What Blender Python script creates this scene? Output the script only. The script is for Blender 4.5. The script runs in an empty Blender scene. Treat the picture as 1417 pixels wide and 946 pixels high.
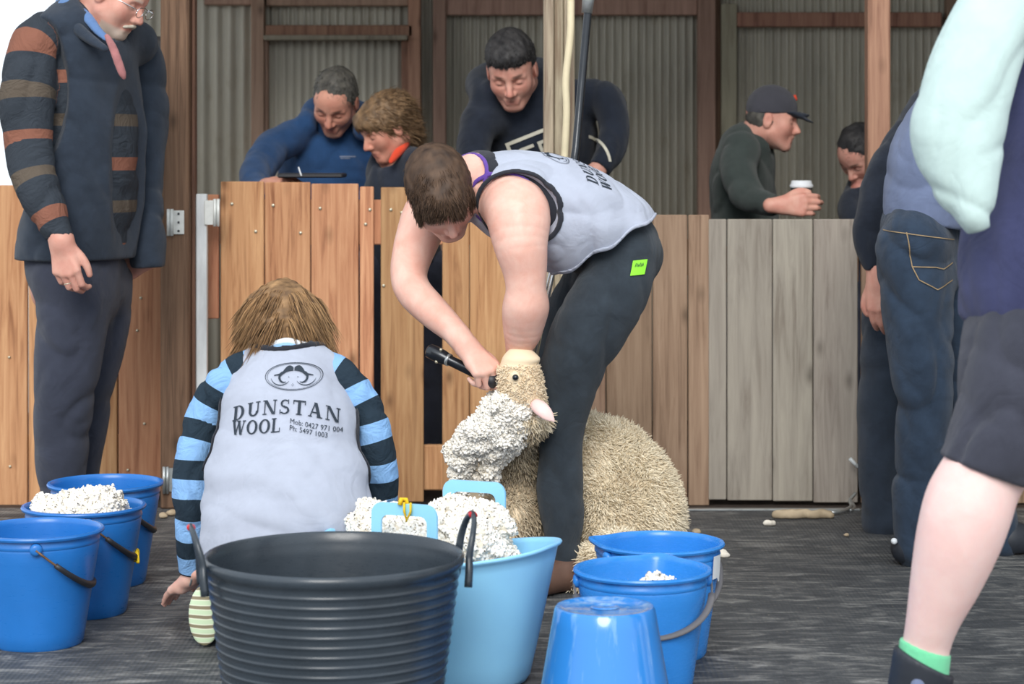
import bpy, math, random
import numpy as np
from mathutils import Vector, Matrix
from mathutils.bvhtree import BVHTree
random.seed(7)
rng = np.random.default_rng(11)
C = bpy.context.scene.collection
PI = math.pi
# ---------------------------------------------------------------- camera frame (1417 x 946)
FPX, CXP, HYP, CH = 3000.0, 708.5, 217.0, 1.2
def P(px, py, Y):
    return np.array(((px-CXP)*Y/FPX, Y, CH-(py-HYP)*Y/FPX))
def V(*a): return np.array(a, float)
def nrm(v):
    v = np.asarray(v, float); return v/np.linalg.norm(v)
# ---------------------------------------------------------------- scene helpers
LOC = {}
def thing(name, label, cat, loc=(0, 0, 0), group=None):
    o = bpy.data.objects.new(name, None); C.objects.link(o)
    o.empty_display_size = .05
    o.location = tuple(float(q) for q in loc); LOC[o.name] = V(*loc)
    o['label'] = label; o['category'] = cat
    if group: o['group'] = group
    return o
def wloc(o):
    return V(0, 0, 0) if o is None else LOC.get(o.name, V(0, 0, 0))
def obj(name, verts, faces, mat, parent=None, smooth=True, attrs=None, label=None):
    me = bpy.data.meshes.new(name)
    v = np.asarray(verts, float) - wloc(parent)
    if isinstance(faces, np.ndarray):
        n = len(faces); k = faces.shape[1]
        me.vertices.add(len(v)); me.vertices.foreach_set('co', v.astype(np.float32).ravel())
        me.loops.add(n*k); me.loops.foreach_set('vertex_index', faces.astype(np.int32).ravel())
        me.polygons.add(n); me.polygons.foreach_set('loop_start', (np.arange(n)*k).astype(np.int32))
        try: me.polygons.foreach_set('loop_total', np.full(n, k, np.int32))
        except Exception: pass
        me.update(calc_edges=True)
    else:
        me.from_pydata([tuple(q) for q in v], [], [tuple(int(i) for i in f) for f in faces])
    me.validate()
    me.polygons.foreach_set('use_smooth', [bool(smooth)]*len(me.polygons))
    if attrs:
        for k_, a in attrs.items():
            a = np.asarray(a, np.float32)
            if a.ndim == 1:
                at = me.attributes.new(k_, 'FLOAT', 'POINT'); at.data.foreach_set('value', a)
            else:
                at = me.attributes.new(k_, 'FLOAT_VECTOR', 'POINT'); at.data.foreach_set('vector', a.ravel())
    o = bpy.data.objects.new(name, me); C.objects.link(o)
    if mat: me.materials.append(mat)
    LOC[o.name] = wloc(parent)
    if parent is not None: o.parent = parent
    if label: o['label'] = label
    return o
def tag(o, label, cat, group=None, kind=None):
    o['label'] = label; o['category'] = cat
    if group: o['group'] = group
    if kind: o['kind'] = kind
    return o
def struct(o, label=None):
    o['kind'] = 'structure'
    if label: o['label'] = label
    return o
def dup_tree(o, parent=None):
    c = o.copy(); C.objects.link(c); LOC[c.name] = wloc(o)
    if parent is not None: c.parent = parent
    for ch in list(o.children): dup_tree(ch, c)
    return c
class MB:
    """collects simple shapes into one mesh"""
    def __init__(s): s.v = []; s.f = []; s.t = []
    def add(s, v, f, t=0.):
        n = len(s.v); s.v += [tuple(q) for q in v]; s.f += [tuple(i+n for i in q) for q in f]; s.t += [t]*len(v)
    def box(s, lo, hi, bev=0.0, t=0., jit=0.):
        lo = V(*lo); hi = V(*hi); b = min(bev, *(0.49*(hi-lo)))
        if b <= 0:
            v = [(x, y, z) for x in (lo[0], hi[0]) for y in (lo[1], hi[1]) for z in (lo[2], hi[2])]
            f = [(0,1,3,2),(4,6,7,5),(0,4,5,1),(2,3,7,6),(0,2,6,4),(1,5,7,3)]
            s.add(v, f, t); return
        # bevelled box: 24 vertices
        v = []; idx = {}
        for sx in (0,1):
            for sy in (0,1):
                for sz in (0,1):
                    c = V(hi[0] if sx else lo[0], hi[1] if sy else lo[1], hi[2] if sz else lo[2])
                    d = V(-1 if sx else 1, -1 if sy else 1, -1 if sz else 1)*b
                    for ax in range(3):
                        p = c + d; p[ax] = c[ax]
                        idx[(sx,sy,sz,ax)] = len(v); v.append(p)
        f = []
        for ax in range(3):
            o1, o2 = [(1,2),(2,0),(0,1)][ax]
            for sd in (0,1):
                q = []
                for a, b_ in ((0,0),(1,0),(1,1),(0,1)):
                    k = [0,0,0]; k[ax] = sd; k[o1] = a; k[o2] = b_
                    q.append(idx[(k[0],k[1],k[2],ax)])
                f.append(tuple(q) if sd else tuple(q[::-1]))
        for ax in range(3):   # edges along ax
            o1, o2 = [(1,2),(2,0),(0,1)][ax]
            for a in (0,1):
                for b_ in (0,1):
                    k0 = [0,0,0]; k1 = [0,0,0]; k1[ax] = 1
                    for k in (k0,k1): k[o1] = a; k[o2] = b_
                    q = [idx[(*k0,o1)], idx[(*k1,o1)], idx[(*k1,o2)], idx[(*k0,o2)]]
                    f.append(tuple(q) if a == b_ else tuple(q[::-1]))
        for sx in (0,1):
            for sy in (0,1):
                for sz in (0,1):
                    q = [idx[(sx,sy,sz,0)], idx[(sx,sy,sz,1)], idx[(sx,sy,sz,2)]]
                    f.append(tuple(q) if (sx+sy+sz) % 2 else tuple(q[::-1]))
        s.add(v, f, t)
    def tube(s, pts, rad, n=10, cap=True, t=0., flat=None):
        pts = [V(*p) for p in pts]; m = len(pts)
        rad = rad if hasattr(rad, '__len__') else [rad]*m
        T = [nrm(pts[min(i+1, m-1)]-pts[max(i-1, 0)]) for i in range(m)]
        up = V(0,0,1) if abs(T[0][2]) < .9 else V(1,0,0)
        a = nrm(np.cross(T[0], up)); v = []
        for i in range(m):
            a = nrm(a - T[i]*np.dot(a, T[i])); b = np.cross(T[i], a)
            for k in range(n):
                th = 2*PI*k/n
                fl = 1. if flat is None else flat
                v.append(pts[i] + rad[i]*(a*math.cos(th) + b*math.sin(th)*fl))
        f = [(i*n+k, i*n+(k+1) % n, (i+1)*n+(k+1) % n, (i+1)*n+k) for i in range(m-1) for k in range(n)]
        if cap:
            f.append(tuple(range(n))[::-1]); f.append(tuple((m-1)*n+k for k in range(n)))
        s.add(v, f, t)
    def lathe(s, prof, c=(0,0,0), n=48, t=0., fn=None):
        v = []; m = len(prof)
        for (r, z) in prof:
            for k in range(n):
                th = 2*PI*k/n
                x, y, zz = r*math.cos(th), r*math.sin(th), z
                if fn: x, y, zz = fn(th, r, z)
                v.append((c[0]+x, c[1]+y, c[2]+zz))
        f = [(i*n+k, i*n+(k+1) % n, (i+1)*n+(k+1) % n, (i+1)*n+k) for i in range(m-1) for k in range(n)]
        s.add(v, f, t)
    def build(s, name, mat, parent=None, smooth=False, label=None, attrs=None):
        at = {'tint': np.array(s.t)}
        if attrs: at.update(attrs)
        o = obj(name, s.v, s.f, mat, parent, smooth, at, label)
        return o
def smooth_by_angle(o, deg=35):
    me = o.data
    me.polygons.foreach_set('use_smooth', [True]*len(me.polygons))
    try: me.set_sharp_from_angle(angle=math.radians(deg))
    except Exception: pass
    return o
def spline(pts, n=8):
    """catmull-rom through control rows (any dimension)"""
    p = [np.asarray(q, float) for q in pts]
    p = [2*p[0]-p[1]] + p + [2*p[-1]-p[-2]]
    out = []
    for i in range(1, len(p)-2):
        for k in range(n):
            t = k/n
            out.append(.5*((2*p[i]) + (-p[i-1]+p[i+1])*t + (2*p[i-1]-5*p[i]+4*p[i+1]-p[i+2])*t*t + (-p[i-1]+3*p[i]-3*p[i+1]+p[i+2])*t**3))
    out.append(p[-2]); return out
# ---------------------------------------------------------------- distance fields
class Prim:
    def __init__(s, fn, lo, hi, k=0., op='add'):
        s.fn, s.lo, s.hi, s.k, s.op = fn, V(*lo), V(*hi), k, op
def cone(a, b, ra, rb, k=.02, flat=None, fk=1., op='add'):
    a = V(*a); b = V(*b); L = b-a; LL = max(float(L@L), 1e-12)
    u = None if flat is None else nrm(flat)
    def fn(X, Y, Z):
        px, py, pz = X-a[0], Y-a[1], Z-a[2]
        t = np.clip((px*L[0]+py*L[1]+pz*L[2])/LL, 0, 1)
        qx, qy, qz = px-t*L[0], py-t*L[1], pz-t*L[2]
        r = ra+(rb-ra)*t
        if u is None: return np.sqrt(qx*qx+qy*qy+qz*qz)-r
        w = qx*u[0]+qy*u[1]+qz*u[2]
        q2 = np.maximum(qx*qx+qy*qy+qz*qz-w*w, 0)+(w/fk)**2
        return (np.sqrt(q2)-r)*min(fk, 1.)**.5
    R = max(ra, rb)*max(1., fk)
    return Prim(fn, np.minimum(a, b)-R, np.maximum(a, b)+R, k, op)
def chain(pts, k=.02, flat=None, fk=1., n=5, op='add'):
    """pts: rows (x,y,z,r); smooth limb as one primitive"""
    q = np.array(spline([list(p) for p in pts], n)) if n > 1 else np.array([list(p) for p in pts], float)
    u = None if flat is None else nrm(flat)
    def fn(X, Y, Z):
        d = None
        for i in range(len(q)-1):
            a = q[i, :3]; L = q[i+1, :3]-a; LL = max(float(L@L), 1e-12)
            px, py, pz = X-a[0], Y-a[1], Z-a[2]
            t = np.clip((px*L[0]+py*L[1]+pz*L[2])/LL, 0, 1)
            qx, qy, qz = px-t*L[0], py-t*L[1], pz-t*L[2]
            r = q[i, 3]+(q[i+1, 3]-q[i, 3])*t
            q2 = qx*qx+qy*qy+qz*qz
            if u is not None:
                w = qx*u[0]+qy*u[1]+qz*u[2]; q2 = np.maximum(q2-w*w, 0)+(w/fk)**2
            e = np.sqrt(q2)-r
            d = e if d is None else np.minimum(d, e)
        return d*(1. if u is None else min(fk, 1.)**.5)
    R = q[:, 3].max()*max(1., fk)
    return Prim(fn, q[:, :3].min(0)-R, q[:, :3].max(0)+R, k, op)
def ell(c, r, R=None, k=.02, op='add'):
    c = V(*c); r = V(*r); M = np.eye(3) if R is None else np.asarray(R, float)   # columns = axes
    def fn(X, Y, Z):
        px, py, pz = X-c[0], Y-c[1], Z-c[2]
        a = [(px*M[0, i]+py*M[1, i]+pz*M[2, i])/r[i] for i in range(3)]
        k0 = np.sqrt(a[0]**2+a[1]**2+a[2]**2)
        k1 = np.sqrt((a[0]/r[0])**2+(a[1]/r[1])**2+(a[2]/r[2])**2)+1e-9
        return k0*(k0-1)/k1
    R_ = r.max(); return Prim(fn, c-R_, c+R_, k, op)
def boxp(c, h, R=None, rnd=.005, k=.005, op='add'):
    c = V(*c); h = V(*h)-rnd; M = np.eye(3) if R is None else np.asarray(R, float)
    def fn(X, Y, Z):
        px, py, pz = X-c[0], Y-c[1], Z-c[2]
        q = [np.abs(px*M[0, i]+py*M[1, i]+pz*M[2, i])-h[i] for i in range(3)]
        out = np.sqrt(sum(np.maximum(a, 0)**2 for a in q)); ins = np.minimum(np.maximum(np.maximum(q[0], q[1]), q[2]), 0)
        return out+ins-rnd
    R_ = np.linalg.norm(h+rnd); return Prim(fn, c-R_, c+R_, k, op)
def plane_cut(p, n, k=.0):
    """removes the side the normal points to"""
    p = V(*p); n = nrm(n)
    def fn(X, Y, Z): return (X-p[0])*n[0]+(Y-p[1])*n[1]+(Z-p[2])*n[2]
    return Prim(fn, V(-1e9, -1e9, -1e9), V(1e9, 1e9, 1e9), k, 'int')
def smin(a, b, k):
    if k <= 0: return np.minimum(a, b)
    h = np.maximum(k-np.abs(a-b), 0)/k
    return np.minimum(a, b)-h*h*k*.25
def axes_for(prims, h, focus=(), pad=.03, hf=None, lim=None):
    lo = np.min([p.lo for p in prims if p.op == 'add'], 0)-pad; hi = np.max([p.hi for p in prims if p.op == 'add'], 0)+pad
    if lim is not None: lo = np.maximum(lo, lim[0]); hi = np.minimum(hi, lim[1])
    ax = []
    for i in range(3):
        x = lo[i]; a = [x]
        while x < hi[i]:
            st = h
            for f in focus:
                if f[0][i]-h <= x <= f[1][i]: st = f[2] if len(f) > 2 else hf
            x += st; a.append(x)
        ax.append(np.array(a, np.float32))
    return ax
def evalf(prims, ax, margin=.05):
    shape = tuple(len(a) for a in ax); D = np.full(shape, .3, np.float32)
    for p in prims:
        m = margin+p.k
        s = []
        for i in range(3):
            i0 = np.searchsorted(ax[i], p.lo[i]-m); i1 = np.searchsorted(ax[i], p.hi[i]+m)
            s.append(slice(max(i0-1, 0), min(i1+1, shape[i])))
        if any(q.stop <= q.start for q in s): continue
        X = ax[0][s[0]][:, None, None]; Y = ax[1][s[1]][None, :, None]; Z = ax[2][s[2]][None, None, :]
        e = p.fn(X, Y, Z); sub = D[tuple(s)]
        if p.op == 'add': D[tuple(s)] = smin(sub, e, p.k)
        elif p.op == 'sub': D[tuple(s)] = -smin(-sub, e, p.k)
        elif p.op == 'int': D[tuple(s)] = -smin(-sub, -e, p.k)
    return D
def grids(ax): return ax[0][:, None, None], ax[1][None, :, None], ax[2][None, None, :]
def nets(D, ax, relax=1):
    S = D < 0
    nx, ny, nz = D.shape
    cnt = np.zeros((nx-1, ny-1, nz-1), np.int8)
    for i in (0, 1):
        for j in (0, 1):
            for k in (0, 1): cnt += S[i:nx-1+i, j:ny-1+j, k:nz-1+k]
    act = (cnt > 0) & (cnt < 8)
    I, J, K = np.nonzero(act); N = len(I)
    idm = np.full(act.shape, -1, np.int32); idm[I, J, K] = np.arange(N)
    corner = [(i, j, k) for i in (0, 1) for j in (0, 1) for k in (0, 1)]
    val = {c: D[I+c[0], J+c[1], K+c[2]] for c in corner}
    acc = np.zeros((N, 3)); w = np.zeros(N)
    for c in corner:
        for a in range(3):
            if c[a]: continue
            d = list(c); d[a] = 1; d = tuple(d)
            va, vb = val[c], val[d]; m = (va < 0) != (vb < 0)
            t = np.where(m, va/(va-vb+1e-20), 0)
            p = np.zeros((N, 3))
            for b in range(3):
                base = (I, J, K)[b]+c[b]
                x0 = ax[b][base]
                p[:, b] = x0 + (t*(ax[b][np.minimum(base+1, len(ax[b])-1)]-x0) if b == a else 0)
            acc += p*m[:, None]; w += m
    verts = acc/w[:, None]
    F = []
    for a in range(3):
        sl0 = [slice(None)]*3; sl1 = [slice(None)]*3
        sl0[a] = slice(0, -1); sl1[a] = slice(1, None)
        A = S[tuple(sl0)]; B = S[tuple(sl1)]
        ch = A != B
        o1, o2 = [(1, 2), (2, 0), (0, 1)][a]
        ii = list(np.nonzero(ch)); flip = A[tuple(ii)]
        ok = (ii[o1] > 0) & (ii[o2] > 0) & (ii[o1] < D.shape[o1]-1) & (ii[o2] < D.shape[o2]-1)
        ii = [q[ok] for q in ii]; flip = flip[ok]
        def cell(d1, d2):
            q = [None]*3; q[a] = ii[a]; q[o1] = ii[o1]-d1; q[o2] = ii[o2]-d2
            return idm[q[0], q[1], q[2]]
        q = np.stack([cell(1, 1), cell(0, 1), cell(0, 0), cell(1, 0)], 1)
        q[~flip] = q[~flip][:, ::-1]
        F.append(q)
    F = np.concatenate(F); F = F[(F >= 0).all(1)]
    for _ in range(relax):
        s = np.zeros_like(verts); n = np.zeros(len(verts))
        for e in range(4):
            a_, b_ = F[:, e], F[:, (e+1) % 4]
            for c_ in range(3):
                s[:, c_] += np.bincount(a_, verts[b_, c_], len(verts))+np.bincount(b_, verts[a_, c_], len(verts))
            n += np.bincount(a_, minlength=len(verts))+np.bincount(b_, minlength=len(verts))
        verts = verts*.5+.5*s/np.maximum(n, 1)[:, None]
    return verts, F
def wob(X, Y, Z, f, seed=0, a=(1, 1, 1)):
    """cheap smooth noise from warped sines, about -1..1"""
    r = np.random.default_rng(seed); o = 0.
    for i in range(5):
        d = nrm(r.normal(size=3)*V(*a)); ph = r.uniform(0, 6.28); ff = f*r.uniform(.6, 1.7)
        o = o+np.sin((X*d[0]+Y*d[1]+Z*d[2])*ff+ph+1.3*np.sin((X*d[1]-Y*d[2]+Z*d[0])*ff*.6+ph*2))
    return o/3.2
def cloth(prims, h, mat, name, parent, focus=(), disp=None, relax=1, attrs=None, label=None, lim=None, post=None, pad=.03):
    ax = axes_for(prims, h, focus, lim=lim, pad=pad)
    D = evalf([p for p in prims if p.op != 'int'], ax)
    if disp is not None:
        X, Y, Z = grids(ax); D = D+disp(X, Y, Z).astype(np.float32)
    for p in prims:
        if p.op == 'int': D = np.maximum(D, p.fn(*grids(ax))).astype(np.float32)
    if post is not None: D = post(D, ax)
    v, f = nets(D, ax, relax)
    at = {k: fn(v) for k, fn in attrs.items()} if attrs else None
    return obj(name, v, f, mat, parent, True, at, label), v, f
def ridge(n, k=3.):
    return np.clip(1-np.abs(n)*1.25, 0, 1)**k
def folds(amp=.004, f=28, seed=1, a=(1, 1, 1), amp2=.0015):
    """broad swells with narrow creases between them"""
    return lambda X, Y, Z: (amp*.8*wob(X, Y, Z, f*.7, seed, a)+amp*1.35*ridge(wob(X, Y, Z, f*.95, seed+2, a), 3)+amp*.45*ridge(wob(X, Y, Z, f*1.9, seed+3, a), 2.2)+amp2*.6*wob(X, Y, Z, f*3, seed+5, a)-amp*.3)
def param_on(pts, v):
    """distance along polyline of nearest point"""
    q = np.array(pts, float)[:, :3]; best = np.full(len(v), 1e9); out = np.zeros(len(v)); L0 = 0.
    for i in range(len(q)-1):
        L = q[i+1]-q[i]; l = np.linalg.norm(L)
        t = ((v-q[i])@L)/(l*l)
        tc = np.clip(t, 0 if i else -5, 1 if i < len(q)-2 else 5)
        d = np.linalg.norm(v-(q[i]+np.clip(t, 0, 1)[:, None]*L), axis=1)
        m = d < best; best[m] = d[m]; out[m] = L0+tc[m]*l; L0 += l
    return out
# ---------------------------------------------------------------- locks and strands
def strands(name, paths, radii, mat, parent, sides=3, tone=None, label=None, smooth=True):
    """paths (N,K,3); radii (N,K): one tapered tube each, in one mesh"""
    Pn = np.asarray(paths, float); N, K, _ = Pn.shape
    T = np.gradient(Pn, axis=1); T /= np.linalg.norm(T, axis=2, keepdims=True)+1e-12
    ref = np.where(np.abs(T[..., 2:3]) < .9, np.array([0, 0, 1.]), np.array([1., 0, 0]))
    A = np.cross(T, ref); A /= np.linalg.norm(A, axis=2, keepdims=True)+1e-12
    B = np.cross(T, A); R = np.asarray(radii)[..., None]
    rings = [Pn+R*(A*math.cos(2*PI*s/sides)+B*math.sin(2*PI*s/sides)) for s in range(sides)]
    v = np.stack(rings, 2).reshape(-1, 3)
    base = (np.arange(N)*K*sides)[:, None, None]+(np.arange(K-1)*sides)[None, :, None]
    s = np.arange(sides)[None, None, :]; s2 = (s+1) % sides
    f = np.stack([base+s, base+s2, base+s2+sides, base+s+sides], -1).reshape(-1, 4)
    tone = rng.uniform(0, 1, N) if tone is None else tone
    return obj(name, v, f, mat, parent, smooth, {'tone': np.repeat(tone, K*sides), 'along': np.tile(np.repeat(np.linspace(0, 1, K), sides), N)}, label)
def sample(v, f, n, seed=0, keep=None):
    r = np.random.default_rng(seed)
    a, b, c, d = (v[f[:, i]] for i in range(4))
    nn = np.cross(c-a, d-b); ar = np.linalg.norm(nn, axis=1)
    cen = (a+b+c+d)/4; w = ar.copy()
    nn = nn/(ar[:, None]+1e-12)
    if keep is not None: w = w*keep(cen, nn)
    w = w/w.sum(); i = r.choice(len(f), n, p=w)
    s, t = r.uniform(0, 1, (2, n, 1))
    p = (a[i]*(1-s)+b[i]*s)*(1-t)+(d[i]*(1-s)+c[i]*s)*t
    return p, nn[i]
def locks(name, v, f, n, length, rad, mat, parent, seed=0, keep=None, K=5, down=.5, curl=.3, jit=.5, label=None, lift=1., wave=0., sides=3, tonefn=None, coh=0., cf=30., blunt=False):
    r = np.random.default_rng(seed+1); p, nn = sample(v, f, n, seed, keep)
    d = nn*lift+r.normal(0, jit, (n, 3))*.6; d[:, 2] -= down*.4
    if coh:
        cn = np.stack([wob(p[:, 0], p[:, 1], p[:, 2], cf, seed+40+q) for q in range(3)], 1); cn -= nn*np.sum(cn*nn, 1, keepdims=True); d = d+coh*cn
    d /= np.linalg.norm(d, axis=1, keepdims=True)
    L = length*r.uniform(.6, 1.3, n)[:, None]
    path = [p-nn*rad*.8]; cur = p-nn*rad*.8
    sd = np.cross(d, r.normal(size=(n, 3))); sd /= np.linalg.norm(sd, axis=1, keepdims=True)+1e-9
    for k in range(1, K):
        d = d+sd*curl*r.uniform(.4, 1.4, (n, 1)); d[:, 2] -= down*.35
        d /= np.linalg.norm(d, axis=1, keepdims=True)
        cur = cur+d*L/(K-1)
        wv = sd*wave*math.sin(k*2.4)
        path.append(cur+wv)
    path = np.stack(path, 1)
    prof = np.interp(np.linspace(0, 1, K), [0, .45, .8, 1], [.8, 1.15, 1.05, .45] if blunt else [1, 1.05, .75, .15])
    R = rad*r.uniform(.6, 1.4, (n, 1))*prof[None, :]
    tn = (r.uniform(0, 1, n)*.6+.2+.2*wob(p[:, 0], p[:, 1], p[:, 2], 45, seed+9)) if tonefn is None else tonefn(p, r)
    return strands(name, path, R, mat, parent, sides, tn, label)
# ---------------------------------------------------------------- materials
def lin(c): return tuple((q/12.92 if q <= .04045 else ((q+.055)/1.055)**2.4) for q in [x/255. for x in c])
class NT:
    def __init__(s, name):
        s.m = bpy.data.materials.new(name); s.m.use_nodes = True
        s.t = s.m.node_tree; s.n = s.t.nodes; s.b = s.n['Principled BSDF']
    def node(s, typ, **kw):
        q = s.n.new(typ)
        for k, v in kw.items():
            if k in q.inputs.keys(): q.inputs[k].default_value = v
            else: setattr(q, k, v)
        return q
    def link(s, a, b): s.t.links.new(a, b)
    def coords(s, scale=(1, 1, 1), rot=(0, 0, 0), loc=(0, 0, 0)):
        tc = s.node('ShaderNodeTexCoord'); mp = s.node('ShaderNodeMapping')
        mp.inputs['Scale'].default_value = scale; mp.inputs['Rotation'].default_value = rot; mp.inputs['Location'].default_value = loc
        s.link(tc.outputs['Object'], mp.inputs[0]); return mp.outputs[0]
    def noise(s, vec, scale, detail=4, rough=.6, dist=0.):
        q = s.node('ShaderNodeTexNoise'); q.inputs['Scale'].default_value = scale; q.inputs['Detail'].default_value = detail
        q.inputs['Roughness'].default_value = rough; q.inputs['Distortion'].default_value = dist
        s.link(vec, q.inputs['Vector']); return q.outputs['Fac']
    def ramp(s, fac, stops, interp='LINEAR'):
        r = s.node('ShaderNodeValToRGB'); e = r.color_ramp.elements; r.color_ramp.interpolation = interp
        while len(e) < len(stops): e.new(.5)
        for q, (p, c) in zip(e, stops):
            q.position = p; q.color = (*(c if len(c) == 3 else c[:3]), 1)
        s.link(fac, r.inputs[0]); return r.outputs[0]
    def mix(s, fac, a, b, mode='MIX'):
        q = s.node('ShaderNodeMix', data_type='RGBA', blend_type=mode)
        for sock, val in ((q.inputs[0], fac), (q.inputs[6], a), (q.inputs[7], b)):
            if hasattr(val, 'links'): s.link(val, sock)
            else: sock.default_value = val if not isinstance(val, tuple) else (*val[:3], 1)
        return q.outputs[2]
    def math(s, op, a, b=0., c=0.):
        q = s.node('ShaderNodeMath', operation=op)
        for i, val in enumerate((a, b, c)):
            if hasattr(val, 'links'): s.link(val, q.inputs[i])
            else: q.inputs[i].default_value = val
        return q.outputs[0]
    def attr(s, name, vec=False):
        q = s.node('ShaderNodeAttribute'); q.attribute_name = name; return q.outputs['Vector' if vec else 'Fac']
    def bump(s, h, strength=.3, dist=.01):
        q = s.node('ShaderNodeBump'); q.inputs['Strength'].default_value = strength; q.inputs['Distance'].default_value = dist
        s.link(h, q.inputs['Height']); s.link(q.outputs[0], s.b.inputs['Normal'])
    def out(s, col=None, rough=.5, metal=0., spec=.5, sss=0., coat=0.):
        if col is not None:
            if hasattr(col, 'links'): s.link(col, s.b.inputs['Base Color'])
            else: s.b.inputs['Base Color'].default_value = (*col[:3], 1)
        if hasattr(rough, 'links'): s.link(rough, s.b.inputs['Roughness'])
        else: s.b.inputs['Roughness'].default_value = rough
        s.b.inputs['Metallic'].default_value = metal; s.b.inputs['Specular IOR Level'].default_value = spec
        if sss: s.b.inputs['Subsurface Weight'].default_value = sss; s.b.inputs['Subsurface Radius'].default_value = (.01, .004, .002)
        if coat: s.b.inputs['Coat Weight'].default_value = coat
        return s.m
def plain(name, c, rough=.5, var=.08, scale=20, bump=0., bscale=80, metal=0., spec=.5, coat=0., stretch=(1, 1, 1)):
    t = NT(name); c = lin(c); v = t.coords(stretch); n = t.noise(v, scale, 5)
    a = tuple(q*(1-var*1.6) for q in c); b = tuple(min(1, q*(1+var*1.6)) for q in c)
    col = t.ramp(n, [(.3, a), (.7, b)])
    if bump: t.bump(t.noise(v, bscale, 4), bump, .004)
    return t.out(col, rough, metal, spec, coat=coat)
def fabric(name, c, var=.1, rough=.9, weave=900, scale=14, fold=.0):
    t = NT(name); c = lin(c); v = t.coords(); n = t.noise(v, scale, 6, .65)
    col = t.ramp(n, [(.3, tuple(q*(1-var*1.5) for q in c)), (.7, tuple(min(1, q*(1+var*1.5)) for q in c))])
    h = t.math('ADD', t.noise(v, weave, 2), t.math('MULTIPLY', t.math('ABSOLUTE', t.math('SUBTRACT', t.noise(v, 7, 4, .5, .9), .5)), 9+fold*14))
    t.bump(h, .45, .004)
    t.b.inputs['Sheen Weight'].default_value = .15
    return t.out(col, rough, spec=.2)
def wood(name, a, b, dark, rough=.75, gs=1., knots=True, bumpk=.25):
    """grain runs along z; attribute tint shifts the whole board"""
    t = NT(name); a, b, dark = lin(a), lin(b), lin(dark)
    tint = t.attr('tint')
    comb = t.node('ShaderNodeCombineXYZ'); t.link(t.math('MULTIPLY', tint, 7.3), comb.inputs[2]); t.link(t.math('MULTIPLY', tint, 3.1), comb.inputs[0])
    va = t.node('ShaderNodeVectorMath', operation='ADD'); tc = t.node('ShaderNodeTexCoord')
    t.link(tc.outputs['Object'], va.inputs[0]); t.link(comb.outputs[0], va.inputs[1])
    def mp(scale):
        m = t.node('ShaderNodeMapping'); m.inputs['Scale'].default_value = scale; t.link(va.outputs[0], m.inputs[0]); return m.outputs[0]
    g = t.noise(mp((30*gs, 30*gs, 1.6)), 1.6, 8, .62, .6)
    g2 = t.noise(mp((5, 5, .6)), 1.5, 4, .5, .8)
    fine = t.noise(mp((160*gs, 160*gs, 5)), 2, 3)
    col = t.ramp(g, [(.34, dark), (.46, a), (.66, b)])
    col = t.mix(t.ramp(g2, [(.35, (0, 0, 0)), (.7, (1, 1, 1))]), col, t.mix(.45, col, b))
    hs = t.node('ShaderNodeHueSaturation')
    t.link(col, hs.inputs['Color']); t.link(t.math('ADD', t.math('MULTIPLY', t.math('FRACT', t.math('MULTIPLY', tint, 13.7)), .42), .80), hs.inputs['Value'])
    t.link(t.math('ADD', t.math('MULTIPLY', t.math('FRACT', t.math('MULTIPLY', tint, 5.3)), .02), .488), hs.inputs['Hue'])
    col = hs.outputs[0]
    if knots:
        vo = t.node('ShaderNodeTexVoronoi'); vo.inputs['Scale'].default_value = 1.; t.link(mp((8.5, .01, 4.2)), vo.inputs['Vector'])
        k = t.ramp(vo.outputs['Distance'], [(.035, (1, 1, 1)), (.12, (.35,)*3), (.2, (0, 0, 0))])
        col = t.mix(t.math('MULTIPLY', k, .7), col, tuple(q*.45 for q in dark))
    t.bump(t.math('ADD', t.math('MULTIPLY', g, 1.), t.math('MULTIPLY', fine, .6)), bumpk, .006)
    return t.out(col, rough, spec=.25)
M = {}
M['board'] = wood('pine_board', (180, 130, 92), (206, 160, 118), (142, 96, 66))
M['board_red'] = wood('red_pine_board', (170, 112, 84), (192, 138, 106), (128, 80, 60))
M['brown_ply'] = wood('brown_boards', (142, 118, 96), (166, 142, 118), (112, 90, 72))
M['grey_ply'] = wood('grey_boards', (150, 142, 132), (170, 162, 150), (128, 118, 108), gs=.7)
M['old_post'] = wood('old_post', (96, 72, 58), (122, 94, 76), (66, 48, 38), gs=1.5)
M['stud'] = wood('stud_wood', (142, 116, 100), (162, 134, 116), (118, 92, 78))
M['stud_red'] = wood('red_stud_wood', (146, 108, 90), (168, 130, 108), (118, 84, 70))
M['stud_grey'] = wood('grey_stud_wood', (146, 140, 122), (164, 156, 136), (124, 116, 100), knots=False)
M['weathered'] = wood('weathered_post', (142, 130, 112), (178, 166, 142), (104, 82, 66), gs=1.1, knots=False)
M['white_paint'] = plain('white_paint', (214, 218, 220), .6, .1, 30, .3, 60, stretch=(1, 1, .2))
def corr_mat(name, c, c2, rust):
    t = NT(name); v = t.coords((2.4, 2.4, .35)); n = t.noise(v, 3, 6, .6, .5); n2 = t.noise(t.coords((1, 1, .6)), 7, 8, .7)
    col = t.ramp(n, [(.3, lin(c)), (.68, lin(c2))])
    col = t.mix(t.ramp(n2, [(.56, (0, 0, 0)), (.78, (.75,)*3)]), col, lin(rust))
    t.bump(n2, .15, .003)
    return t.out(col, .5, .1, .5)
M['corr'] = corr_mat('galvanised_iron', (160, 155, 142), (198, 192, 176), (146, 132, 108))
M['corr2'] = corr_mat('galvanised_iron_pale', (184, 178, 164), (216, 210, 194), (160, 146, 124))
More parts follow.
